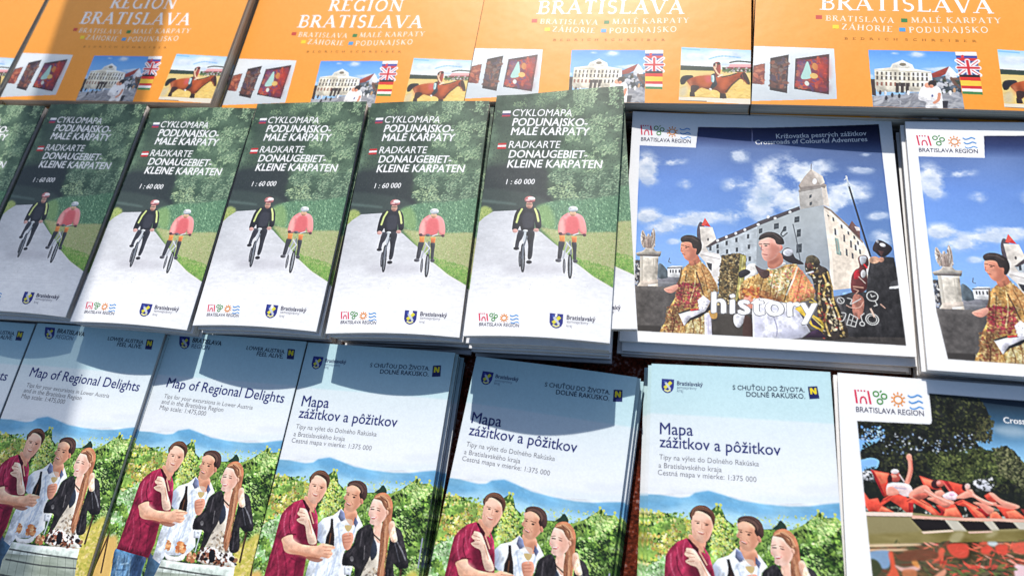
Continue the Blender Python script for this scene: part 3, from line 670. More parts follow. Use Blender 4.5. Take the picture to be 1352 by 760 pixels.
    A.poly([(180, 40), (198, 110), (182, 470), (115, 470)], (84, 84, 80)); A.poly([(195, 115), (412, 128), (402, 330), (350, 490), (172, 472)], (116, 118, 112)); A.poly([(285, 0), (480, 10), (420, 140), (296, 124)], (110, 110, 114))
    A.z(0, 0, 1); A.poly([(836, 376), (905, 378), (960, 388), (1110, 392), (1206, 380), (1214, 470), (836, 456)], (88, 84, 82)); A.poly([(836, 432), (1000, 436), (1206, 440), (1212, 466), (836, 452)], (60, 56, 54), blur=1)
    # men in brocade: left
    A.z(830, 270, 6.76)
    robe = [(590, 500), (660, 470), (700, 500), (765, 565), (840, 700), (860, 757), (840, 850), (790, 960), (745, 1100), (735, 1200), (338, 1180), (370, 1050), (400, 930), (455, 830), (470, 757), (490, 660), (520, 570)]
    A.poly(robe, (182, 136, 80), sm=True)
    A.leaves(robe, 1300, (1.3, 3.6), GOLD, a=.5, sm=True)
    A.leaves([(640, 500), (720, 520), (840, 720), (800, 760), (680, 640)], 360, (1.3, 3.8), [(206, 156, 98), (220, 184, 128), (180, 126, 76), (150, 104, 64)], a=.62)
    A.leaves([(470, 690), (690, 690), (700, 920), (450, 920)], 420, (1.3, 3.8), [(150, 36, 62), (186, 60, 84), (120, 40, 50), (196, 140, 100), (96, 60, 50)], a=.62)
    A.leaves([(380, 920), (560, 900), (520, 1160), (350, 1160)], 400, (1.3, 3.6), [(122, 88, 58), (156, 116, 76), (94, 64, 46), (136, 64, 56), (190, 166, 114)], a=.62)
    A.leaves([(560, 1010), (740, 980), (735, 1180), (560, 1180)], 320, (1.3, 3.6), [(214, 200, 146), (190, 168, 108), (230, 222, 182), (160, 122, 76)], a=.62)
    A.line([(510, 560), (500, 640), (480, 700)], 16, (112, 84, 54), .8, sm=True); A.line([(650, 590), (690, 700), (720, 800)], 12, (84, 60, 50), .8, sm=True)
    for p_, c_, w_ in (([(560, 600), (540, 720), (520, 860)], (84, 56, 36), 9), ([(640, 560), (640, 700), (600, 860)], (236, 216, 160), 9), ([(700, 560), (740, 660), (760, 760)], (110, 70, 40), 9), ([(470, 760), (560, 800), (660, 770)], (90, 40, 40), 10), ([(430, 960), (450, 1080), (430, 1170)], (80, 50, 34), 10), ([(500, 930), (520, 1060), (500, 1170)], (214, 184, 120), 8), ([(620, 1040), (640, 1120), (630, 1180)], (96, 60, 40), 9), ([(690, 1000), (700, 1100), (690, 1180)], (120, 76, 48), 8)):
        A.line(p_, w_, c_, .55, sm=True)
    A.poly([(580, 470), (650, 425), (684, 480), (660, 510), (596, 530)], (204, 128, 100), sm=True)
    A.poly([(505, 312), (560, 296), (615, 330), (655, 375), (655, 420), (605, 482), (545, 466), (516, 412), (499, 388)], (222, 150, 124), sm=True)
    A.poly([(570, 330), (640, 380), (650, 425), (600, 480), (560, 470), (590, 410)], (186, 112, 90), sm=True, a=.75, blur=3)
    A.poly([(498, 270), (530, 246), (580, 240), (640, 256), (690, 300), (698, 370), (668, 424), (645, 418), (650, 372), (615, 362), (600, 318), (560, 304), (508, 306)], (56, 48, 46), sm=True); A.line([(540, 262), (610, 268), (660, 300)], 10, (100, 86, 80), .6)
    A.line([(506, 336), (528, 338)], 7, (70, 46, 40)); A.line([(540, 344), (576, 352)], 8, (70, 46, 40)); A.ell(552, 360, 12, 5, (44, 30, 30)); A.line([(508, 360), (500, 388), (520, 392)], 5, (170, 100, 84)); A.line([(516, 416), (540, 424)], 6, (150, 64, 60))
    A.shade(robe, .34, 20, .4, ang=-.25)
    A.z(830, 370, 6.76)
    A.poly([(345, 72), (400, 48), (470, 30), (480, 60), (450, 96), (410, 112), (370, 100)], (232, 164, 144), sm=True); A.line([(360, 78), (420, 80)], 4, (180, 100, 84))
    A.poly([(735, 300), (795, 300), (812, 528), (742, 524)], (226, 222, 236)); A.line([(770, 320), (780, 520)], 6, (180, 172, 200), .7)
    A.poly([(490, 308), (560, 290), (690, 270), (668, 180), (722, 135), (790, 190), (742, 290), (610, 352), (545, 425)], (232, 230, 240)); A.poly([(545, 425), (600, 352), (740, 286), (770, 240), (805, 170), (806, 262), (700, 340), (610, 372)], (38, 40, 46)); A.poly([(480, 300), (600, 262), (600, 280), (500, 312)], (46, 50, 48)); A.poly([(600, 268), (680, 258), (690, 274), (610, 286)], (200, 50, 60))
    for x, y in ((705, 185), (735, 200), (700, 240), (725, 255)):
        A.ell(x, y, 9, 7, (60, 62, 76))
    # banner
    A.z(830, 270, 6.76)
    ban = [(885, 440), (1050, 415), (1112, 440), (1112, 560), (1085, 800), (1030, 900), (860, 900), (868, 640)]
    A.poly(ban, (96, 84, 58)); A.leaves(ban, 600, (1.3, 4), [(60, 52, 40), (150, 128, 84), (196, 176, 130), (80, 70, 50), (120, 96, 60), (46, 42, 38)], a=.85)
    A.poly([(1058, 430), (1112, 440), (1108, 560), (1080, 790), (1020, 880), (1040, 700)], (186, 178, 104), a=.85); A.line([(1085, 450), (1055, 760)], 10, (220, 212, 150), .7)
    A.poly([(1120, 540), (1200, 520), (1205, 640), (1110, 700)], (236, 232, 226), sm=True)
    A.shade(ban, .4, 10, .8)
    # soldiers at the back
    A.z(1010, 330, 6.76)
    A.poly([(690, 430), (845, 400), (860, 560), (900, 757), (640, 757)], (84, 80, 82)); 
    sol = [(490, 40), (540, 70), (562, 130), (640, 190), (690, 420), (740, 520), (800, 680), (830, 790), (590, 800), (545, 520), (500, 270), (440, 200), (430, 100)]
    A.poly(sol, (56, 48, 44), sm=True)
    for p in ([(590, 220), (620, 300), (600, 400), (640, 520), (620, 640), (660, 780)], [(630, 200), (670, 330), (690, 470), (740, 600), (780, 760)], [(560, 300), (560, 420), (590, 560)]):
        A.line(p, 15, (182, 154, 96), .85, sm=True)
    A.line([(650, 440), (690, 560), (720, 640)], 13, (226, 214, 186), .8); A.leaves(sol, 150, (1.5, 4.5), [(196, 168, 104), (110, 92, 60), (36, 32, 32), (140, 60, 50), (220, 206, 170)], a=.8)
    A.poly([(438, 60), (490, 38), (545, 70), (560, 120), (500, 110), (445, 120)], (84, 76, 60), sm=True); A.ell(470, 135, 24, 26, (110, 70, 60)); A.line([(445, 205), (500, 190)], 16, (222, 222, 226))
    pk = [(1000, 62), (1060, 96), (1120, 60), (1196, 70), (1226, 200), (1250, 340), (1316, 790), (830, 790), (812, 640), (730, 420), (870, 372), (968, 380), (980, 200)]
    A.poly(pk, (44, 43, 45)); A.poly([(1180, 330), (1245, 320), (1246, 345), (1170, 350)], (220, 222, 226), sm=True); A.poly([(1180, 290), (1250, 270), (1250, 320), (1180, 330)], (70, 70, 74), sm=True, a=.7); A.ell(1125, 180, 30, 60, (70, 68, 70), a=.6, blur=4)
    A.poly([(890, 70), (930, 45), (970, 60), (985, 130), (965, 175), (976, 260), (962, 370), (848, 380), (838, 250), (868, 180), (905, 150)], (96, 46, 46), sm=True); A.poly([(862, 200), (900, 180), (905, 250), (865, 260)], (178, 40, 52), sm=True); A.poly([(905, 60), (960, 60), (955, 110), (920, 130)], (190, 190, 196), sm=True); A.ell(940, 215, 22, 36, (200, 196, 196)); A.line([(945, 130), (970, 160)], 14, (200, 40, 50)); A.line([(860, 330), (940, 340)], 14, (196, 150, 130), .8); A.line([(900, 240), (960, 300)], 8, (226, 214, 200), .7)
    A.poly([(870, 400), (950, 440), (940, 600), (880, 620), (850, 500)], (196, 126, 106), sm=True, a=.75)
    A.ell(1030, 90, 46, 32, (208, 164, 136)); A.ell(1090, 88, 24, 22, (190, 140, 116))
    A.shade(sol, .5, 10, .6); A.shade(pk, .5, 14, .6)
    A.z(1010, 230, 6.76)
    A.poly([(1058, 585), (1020, 630), (1014, 676), (1040, 700), (1090, 742), (1142, 724), (1180, 668), (1140, 622)], (46, 38, 42), sm=True); A.ell(1098, 632, 28, 15, (236, 236, 240), rot=.4); A.ell(1052, 600, 16, 10, (150, 150, 156), rot=.8); A.poly([(1060, 680), (1110, 690), (1090, 735)], (84, 56, 54))
    # central man
    A.z(1010, 330, 6.76)
    A.poly([(215, 30), (250, -30), (300, -20), (340, 60), (400, 110), (330, 100), (260, 90)], (60, 54, 58), sm=True); A.ell(275, 10, 46, 34, (196, 198, 206)); A.poly([(220, 50), (330, 60), (420, 120), (300, 110)], (46, 40, 44), sm=True)
    A.poly([(-170, 190), (-110, 160), (-60, 190), (-110, 230), (-160, 240)], (44, 42, 48), sm=True)
    rb = [(95, 160), (160, 150), (330, 118), (385, 180), (480, 290), (518, 400), (500, 445), (340, 476), (240, 466), (0, 408), (-150, 440), (-160, 350), (-110, 260), (0, 210)]
    A.poly(rb, (198, 158, 96), sm=True); A.leaves(rb, 1100, (1.3, 3.6), GOLD, a=.5, sm=True)
    A.leaves([(100, 170), (340, 140), (330, 260), (220, 420), (100, 300)], 440, (1.3, 3.6), [(236, 222, 170), (214, 196, 130), (160, 140, 80), (120, 130, 80), (196, 120, 110), (246, 240, 216)], a=.62)
    og = [(335, 140), (400, 180), (505, 330), (514, 400), (340, 474), (290, 400), (300, 280)]
    A.poly(og, (226, 140, 92), sm=True, a=.9); A.leaves(og, 260, (1.3, 3.6), [(222, 156, 108), (200, 104, 92), (210, 172, 110), (176, 150, 92), (226, 134, 108)], a=.8)
    A.leaves([(-140, 330), (240, 400), (240, 470), (0, 420), (-150, 440)], 160, (2, 5), [(164, 106, 64), (130, 78, 52), (190, 146, 96)], a=.62)
    for p_, c_, w_ in (([(60, 230), (40, 330), (20, 410)], (110, 76, 44), 9), ([(150, 200), (130, 320), (120, 420)], (96, 66, 40), 9), ([(220, 180), (210, 300), (180, 430)], (240, 226, 180), 8), ([(400, 220), (380, 330), (360, 440)], (170, 80, 50), 9), ([(450, 280), (440, 360), (420, 440)], (250, 190, 130), 8), ([(-60, 260), (-90, 340), (-110, 410)], (100, 70, 44), 9)):
        A.line(p_, w_, c_, .5, sm=True)
    A.line([(310, 260), (250, 460)], 9, (40, 34, 32)); A.line([(360, 150), (330, 260), (270, 400)], 14, (236, 230, 206), .8)
    A.shade(rb, .34, 20, .5, ang=.3)
    A.poly([(-20, 130), (40, 160), (110, 180), (100, 240), (40, 240)], (70, 50, 52), sm=True, a=.9)
    A.poly([(95, 160), (150, 120), (240, 100), (250, 125), (160, 165)], (242, 236, 230), sm=True)
    A.form = .12; A.poly([(100, 70), (200, 10), (232, 100), (160, 156), (100, 146)], (196, 128, 106), sm=True); A.poly([(110, 84), (190, 60), (180, 100), (120, 118)], (150, 90, 76), sm=True, a=.7, blur=2); A.form = .38
    A.poly([(-120, 440), (-60, 390), (40, 440), (20, 520), (-110, 520)], (232, 150, 128), sm=True)
    A.poly([(-30, 425), (100, 440), (240, 476), (345, 490), (420, 620), (492, 745), (420, 800), (-70, 860), (-40, 600)], (228, 228, 242)); A.line([(140, 560), (190, 700), (190, 790)], 10, (150, 150, 176), .7, sm=True); A.poly([(250, 720), (480, 735), (400, 800), (200, 810)], (186, 188, 208), a=.7, blur=3); A.poly([(-40, 570), (60, 600), (40, 860), (-60, 860)], (206, 206, 226), a=.6, blur=4)
    A.poly([(345, 530), (400, 505), (470, 560), (590, 640), (618, 690), (600, 748), (500, 690), (430, 600)], (206, 174, 66)); A.poly([(470, 580), (580, 660), (590, 720), (510, 680)], (60, 44, 66)); A.line([(410, 520), (600, 700)], 10, (240, 224, 130), .8)
    A.poly([(495, 745), (560, 720), (640, 800), (440, 800)], (52, 36, 56)); A.line([(500, 440), (540, 480), (480, 470)], 12, (214, 190, 90), .8)
    A.z(1010, 230, 6.76)
    A.poly([(10, 585), (60, 545), (120, 540), (170, 580), (215, 620), (226, 650), (190, 690), (166, 730), (138, 752), (100, 764), (60, 752), (36, 700), (40, 645), (14, 622)], (228, 168, 152), sm=True)
    A.poly([(110, 600), (190, 640), (180, 690), (135, 750), (90, 760), (116, 690)], (190, 120, 102), sm=True, a=.75, blur=3); A.poly([(20, 590), (80, 560), (110, 590), (50, 610)], (244, 200, 184), sm=True, a=.7, blur=2)
    A.poly([(5, 562), (25, 520), (90, 494), (165, 506), (222, 552), (238, 606), (205, 614), (168, 604), (148, 566), (90, 546), (25, 566)], (50, 42, 42), sm=True); A.line([(60, 512), (140, 512), (200, 560)], 10, (90, 78, 76), .6)
    A.line([(14, 606), (36, 606)], 8, (76, 50, 48)); A.line([(54, 604), (104, 608)], 9, (70, 48, 46)); A.ell(74, 622, 15, 6, (46, 32, 34)); A.line([(36, 620), (28, 656), (52, 662)], 6, (180, 112, 98)); A.line([(46, 700), (86, 706)], 8, (160, 72, 72)); A.ell(212, 640, 13, 22, (214, 130, 116))
    A.z(830, 370, 6.76)
    A.poly([(812, 300), (890, 310), (1180, 315), (1192, 552), (900, 536), (815, 526)], (58, 54, 50)); A.poly([(870, 360), (1100, 340), (1110, 540), (905, 530)], (84, 78, 72), sm=True, a=.6, blur=5); A.poly([(1015, 320), (1100, 310), (1110, 370), (1060, 440), (1015, 400)], (226, 226, 232), sm=True); A.poly([(1110, 330), (1180, 380), (1180, 540), (1100, 530)], (84, 52, 46), sm=True, a=.6)
    A.poly([(780, 280), (850, 290), (850, 350), (800, 350)], (206, 160, 90), sm=True)
    A.leaves([(1090, 70), (1240, 60), (1230, 170), (1110, 150)], 60, (2, 5), [(196, 96, 60), (160, 84, 50), (214, 160, 80)], a=.8)
    A.z(0, 0, 1); A.crisp(1.5, .7); A.clip(white, [fld])
    A.img = np.clip(A.img + (fbm(W, H, 3, rng, 2)[..., None] - .5) * 8, 0, 255)
    # tab back to clean white above
    A.z(0, 0, 1)
    return A


def art_summer():
    A = Art(560, 553, (252, 252, 252), 11).use(Q_S)
    rng = A.rng; W, H = A.W, A.H
    A.z(1100, 490, 5.353)
    fld = [(145, 326), (655, 350), (668, 342), (670, 318), (648, 134), (2150, 250), (2700, 2500), (340, 2100)]
    n = fbm(W, H, 100, rng, 3, sx=1.6)
    g = A.vgrad([(0, (22, 36, 48)), (.07, (28, 46, 62)), (.15, (64, 108, 142)), (.21, (120, 172, 210)), (.27, (160, 208, 238)), (.4, (150, 200, 240)), (1, (150, 200, 240))])
    white = A.img.copy()
    A.poly(fld, np.clip(g + (n[..., None] - .5) * 30, 0, 255))
    A.poly([(1090, 370), (1250, 360), (1400, 420), (1250, 440), (1130, 410)], (200, 214, 222), sm=True, a=.6, blur=5)
    A.poly([(140, 350), (330, 360), (330, 700), (180, 720)], (130, 184, 236))
    # big tree
    tree = [(145, 326), (400, 335), (655, 350), (672, 320), (648, 134), (1000, 172), (1050, 230), (1085, 320), (1096, 372), (1050, 392), (1076, 440), (1050, 470), (970, 450), (1010, 510), (1090, 545), (1140, 525), (1190, 498), (1260, 545), (1310, 610), (1360, 660), (1700, 700), (1700, 1050), (200, 1000), (185, 760), (260, 690), (300, 640), (290, 590), (230, 580), (165, 600), (170, 540), (230, 500), (300, 470), (310, 440), (210, 465), (160, 450)]
    A.poly(tree, (30, 34, 28), sm=False)
    A.leaves(tree, 4420, (1.4, 3.5), [(22, 24, 22), (40, 44, 32), (58, 62, 38), (28, 30, 28), (74, 78, 46), (36, 36, 34)], a=.85)
    A.leaves([(620, 540), (1000, 520), (1250, 560), (1300, 760), (700, 760)], 1190, (1.4, 3.5), [(70, 80, 44), (54, 64, 36), (96, 104, 58), (34, 42, 28)], a=.85)
    A.leaves([(1100, 520), (1200, 500), (1340, 640), (1340, 800), (1160, 700)], 544, (1, 3.1), [(92, 96, 64), (62, 66, 44), (130, 130, 92), (40, 44, 34)], a=.85)
    A.leaves([(1000, 300), (1110, 320), (1090, 480), (960, 470)], 272, (1, 2.8), [(36, 38, 34), (66, 70, 46), (90, 88, 56)], a=.9)
    A.shade(tree, .5, 16, 1.2, sm=False)
    A.leaves([(300, 420), (1000, 400), (1000, 560), (300, 560)], 80, (1, 2.4), [(150, 176, 210), (200, 206, 210), (120, 140, 170)], a=.8)
    A.leaves([(180, 360), (340, 360), (340, 480), (180, 480)], 60, (1, 2.8), [(110, 160, 230), (170, 200, 240)], a=.9)
    A.leaves([(180, 480), (360, 460), (360, 680), (200, 690)], 160, (1.5, 4), [(30, 32, 30), (50, 54, 40)], a=.9)
    A.z(1120, 580, 5.80)
    A.poly([(82, 130), (150, 110), (210, 130), (200, 170), (130, 180), (85, 165)], (140, 192, 240), sm=True); A.poly([(85, 215), (150, 215), (170, 280), (90, 270)], (226, 226, 232), sm=True); A.leaves([(85, 200), (180, 210), (180, 290), (90, 290)], 30, (1, 3), [(30, 34, 32), (120, 126, 130)], a=.9)
    A.poly([(935, 290), (1010, 275), (1070, 330), (1060, 365), (980, 350)], (206, 208, 216), sm=True); A.leaves([(930, 270), (1080, 270), (1080, 370), (940, 370)], 40, (1.5, 3.5), [(36, 40, 36), (84, 90, 84), (230, 232, 236)], a=.9)
    A.poly([(60, 270), (1400, 400), (1400, 590), (80, 530)], (28, 32, 28), a=.75, blur=5)
    A.leaves([(100, 460), (1340, 500), (1340, 580), (120, 530)], 60, (1.5, 4), [(150, 156, 140), (90, 104, 84), (200, 200, 190)], a=.8)
    A.form, A.tex, A.light = .30, .26, (-.3, -.9)
    rd, rl, rdk = (226, 80, 62), (248, 122, 92), (156, 36, 40)
    for p, c in (([(90, 355), (140, 425), (205, 415), (232, 468), (332, 522), (140, 520), (105, 460)], rd), ([(215, 470), (332, 522), (210, 520)], rl),
                 ([(148, 200), (292, 228), (280, 300), (282, 395), (252, 402)], rd), ([(148, 200), (170, 205), (262, 395), (246, 400)], rdk), ([(180, 215), (285, 232), (268, 300), (230, 310)], rl),
                 ([(520, 246), (652, 290), (700, 360), (560, 335)], rd), ([(535, 262), (640, 292), (660, 330), (570, 320)], rl), ([(735, 286), (855, 318), (880, 392), (800, 392)], rd), ([(690, 280), (735, 290), (800, 392), (770, 395)], rdk),
                 ([(250, 420), (330, 368), (392, 376), (442, 430), (476, 532), (432, 532), (362, 470), (300, 432), (238, 470), (208, 522), (200, 510), (228, 450)], rd),
                 ([(428, 420), (500, 396), (602, 462), (690, 545), (650, 560), (570, 500), (480, 452), (470, 520), (440, 525)], rd), ([(470, 420), (500, 404), (600, 470), (660, 540), (640, 550), (560, 480)], rl), ([(440, 450), (480, 452), (470, 520), (442, 520)], rdk),
                 ([(650, 470), (790, 462), (856, 566), (690, 572), (716, 520)], rd), ([(720, 500), (800, 486), (845, 560), (710, 566)], rl), ([(650, 470), (716, 520), (690, 572), (670, 560), (690, 520)], rdk),
                 ([(785, 452), (852, 428), (962, 482), (1042, 578), (955, 578), (880, 482), (820, 470)], rd), ([(850, 445), (955, 490), (1030, 570), (985, 572), (900, 480)], rl), ([(950, 500), (1050, 490), (1090, 540), (1040, 560)], rdk),
                 ([(1015, 400), (1062, 372), (1110, 430), (1100, 470), (1040, 430)], rd), ([(1060, 520), (1110, 520), (1162, 580), (1060, 582)], rl), ([(1105, 478), (1225, 488), (1342, 578), (1190, 588), (1150, 530)], rd), ([(1180, 520), (1250, 510), (1330, 575), (1210, 582)], rl), ([(1290, 500), (1400, 520), (1400, 590), (1340, 575)], (120, 44, 40)), ([(1400, 520), (1700, 560), (1760, 640), (1420, 590)], rd)):
        A.poly(p, c)
    A.line([(430, 440), (480, 410), (600, 475)], 7, rdk); A.line([(790, 462), (850, 440)], 7, rdk); A.line([(240, 440), (330, 385), (395, 392)], 7, rdk, .8)
    sk, sk2 = (240, 160, 138), (196, 100, 84)
    # sunbathers
    A.line([(425, 305), (452, 210), (446, 118)], 32, sk, sm=True); A.line([(440, 290), (464, 200), (458, 130)], 9, sk2, .7, sm=True); A.ell(440, 104, 21, 25, sk)
    A.poly([(280, 308), (360, 298), (440, 312), (472, 358), (462, 400), (410, 402), (340, 372), (276, 385)], (246, 222, 220), sm=True); A.line([(320, 335), (420, 345)], 8, (170, 160, 200), .6); A.poly([(276, 340), (320, 330), (370, 380), (280, 395)], sk, sm=True, a=.9)
    A.ell(338, 255, 40, 42, (206, 96, 84)); A.ell(296, 270, 18, 34, (60, 30, 34)); A.ell(334, 214, 30, 19, (246, 224, 224)); A.line([(370, 240), (405, 290)], 10, (236, 190, 186)); A.ell(330, 250, 20, 12, sk)
    A.poly([(440, 392), (480, 350), (552, 318), (590, 330), (620, 370), (700, 410), (784, 442), (770, 466), (700, 452), (600, 400), (560, 372), (470, 420)], sk, sm=True); A.line([(560, 352), (640, 400), (760, 452)], 8, (252, 206, 188), .8); A.poly([(470, 400), (560, 375), (590, 400), (520, 430)], sk2, sm=True)
    A.poly([(580, 418), (640, 412), (700, 450), (760, 470), (716, 490), (640, 450)], (226, 136, 116), sm=True)
    A.ell(652, 310, 42, 36, (60, 30, 34)); A.ell(680, 305, 30, 26, sk2); A.ell(668, 300, 16, 14, (236, 150, 140)); A.line([(700, 290), (760, 370)], 12, (236, 100, 90)); A.poly([(640, 370), (690, 355), (720, 395), (660, 400)], sk, sm=True)
    A.poly([(700, 395), (770, 365), (815, 400), (790, 430), (730, 425)], (250, 220, 226), sm=True); A.ell(770, 385, 24, 16, (244, 196, 220))
    A.poly([(800, 412), (880, 362), (918, 350), (950, 392), (1040, 440), (1110, 452), (1090, 474), (1010, 460), (930, 410), (860, 420)], sk, sm=True); A.line([(900, 370), (960, 410), (1080, 460)], 8, (252, 206, 188), .8); A.poly([(930, 450), (1000, 455), (1090, 500), (1050, 540), (980, 480)], (226, 136, 116), sm=True)
    A.ell(866, 335, 22, 28, (56, 30, 34)); A.ell(888, 328, 20, 22, (240, 190, 180)); A.line([(880, 350), (920, 380)], 14, sk)
    A.poly([(1052, 385), (1085, 380), (1150, 430), (1275, 474), (1270, 496), (1200, 500), (1120, 450)], sk, sm=True); A.line([(1100, 470), (1200, 490), (1250, 490)], 16, (226, 136, 116), sm=True)
    # pool edge, wall, panels
    A.form, A.tex = 0, .3
    A.z(1120, 650, 5.83)
    A.poly([(60, 110), (470, 122), (900, 165), (1400, 175), (1900, 190), (1900, 380), (100, 380)], A.vgrad([(0, (176, 168, 158)), (.36, (176, 168, 156)), (.44, (150, 140, 100)), (1, (120, 108, 60))]))
    A.poly([(60, 114), (475, 122), (475, 150), (70, 142)], (240, 214, 198)); A.line([(70, 146), (475, 154)], 5, (110, 90, 80)); A.poly([(470, 140), (720, 158), (1060, 165), (1400, 178), (1900, 192), (1900, 206), (1240, 196), (720, 178), (470, 165)], (226, 176, 156))
    for p in ([(460, 165), (722, 176), (784, 252), (552, 264)], [(820, 184), (1016, 190), (1084, 262), (895, 264)], [(1085, 185), (1240, 196), (1284, 246), (1135, 252)], [(1420, 200), (1640, 210), (1690, 262), (1470, 258)]):
        A.poly(p, (30, 25, 26))
    for p in ([(720, 178), (820, 186), (895, 268), (790, 262)], [(1016, 190), (1085, 188), (1138, 256), (1088, 268)], [(1240, 196), (1420, 200), (1470, 260), (1290, 250)]):
        A.poly(p, (200, 194, 178))
    water = [(115, 362), (500, 352), (1000, 345), (1400, 340), (1950, 350), (2050, 1100), (140, 1100)]
    nw = fbm(W, H, 22, rng, 4, sx=3)
    A.poly([(110, 285), (540, 265), (1400, 262), (1950, 280), (1950, 370), (115, 372)], np.clip(np.array([128, 116, 66]) + (nw[..., None] - .5) * 70, 0, 255), blur=2)
    A.poly([(540, 266), (780, 252), (790, 266), (560, 282)], (222, 196, 172)); A.poly([(895, 268), (1080, 262), (1090, 274), (910, 280)], (214, 180, 160)); A.poly([(750, 350), (790, 275), (870, 272), (830, 350)], (178, 168, 128), sm=True, a=.8, blur=2); A.poly([(1030, 300), (1090, 268), (1130, 268), (1080, 310)], (178, 168, 128), sm=True, a=.8, blur=2)
    A.poly(water, np.clip(np.array([82, 70, 48]) + (nw[..., None] - .5) * 90, 0, 255))
    A.leaves(water, 700, (4, 11), [(104, 86, 54), (70, 66, 46), (60, 62, 44), (136, 100, 66), (88, 92, 56), (120, 70, 50)], a=.7, asp=(.14, .35), rot=0)
    A.leaves([(560, 360), (1400, 350), (1700, 420), (1700, 520), (560, 560)], 130, (3, 9), [(230, 96, 70), (240, 130, 100), (200, 70, 56), (214, 84, 70), (244, 170, 150)], a=.7, asp=(.14, .3), rot=.05)
    for p, c in (([(130, 362), (500, 356), (500, 372), (140, 382)], (240, 214, 170)), ([(138, 398), (420, 396), (400, 412), (142, 414)], (240, 200, 160)), ([(145, 420), (300, 415), (300, 530), (240, 545), (200, 490), (150, 480)], (136, 170, 208)), ([(150, 480), (210, 490), (240, 560), (160, 620)], (60, 70, 44)), ([(290, 430), (325, 425), (345, 520), (380, 640), (270, 640), (310, 540)], (236, 96, 66)), ([(340, 520), (420, 540), (525, 520), (520, 560), (400, 570)], (240, 190, 180)), ([(400, 560), (500, 560), (500, 640), (420, 640)], (200, 120, 80)), ([(470, 480), (500, 470), (530, 540), (480, 520)], (226, 150, 80)), ([(740, 365), (890, 362), (900, 450), (840, 470), (770, 440)], rd), ([(680, 395), (720, 400), (700, 470), (620, 510), (660, 460)], (230, 100, 74)), ([(1000, 385), (1070, 380), (1060, 440), (1000, 430)], rd), ([(1050, 345), (1120, 348), (1110, 380), (1060, 372)], (206, 222, 226)), ([(1110, 375), (1200, 370), (1190, 440), (1120, 430)], rd), ([(1230, 360), (1400, 355), (1400, 430), (1260, 430)], (226, 96, 76)), ([(640, 610), (720, 550), (730, 590), (670, 640)], (236, 160, 130)), ([(350, 450), (500, 400), (640, 410), (660, 470), (420, 490)], (118, 70, 50)), ([(1260, 520), (1350, 540), (1400, 640), (1280, 640), (1250, 580)], (246, 214, 222))):
        A.poly(p, c, sm=True, a=.88, blur=.6)
    A.leaves([(760, 560), (1250, 520), (1250, 700), (700, 700)], 140, (3, 8), [(60, 66, 42), (100, 110, 60), (40, 46, 32), (200, 80, 66)], a=.8, asp=(.2, .4), rot=0)
    A.z(1100, 490, 5.353); A.crisp(1.5, .7); A.clip(white, [fld])
    A.img = np.clip(A.img + (fbm(W, H, 3, rng, 2)[..., None] - .5) * 8, 0, 255)
    A.z(0, 0, 1)
    return A


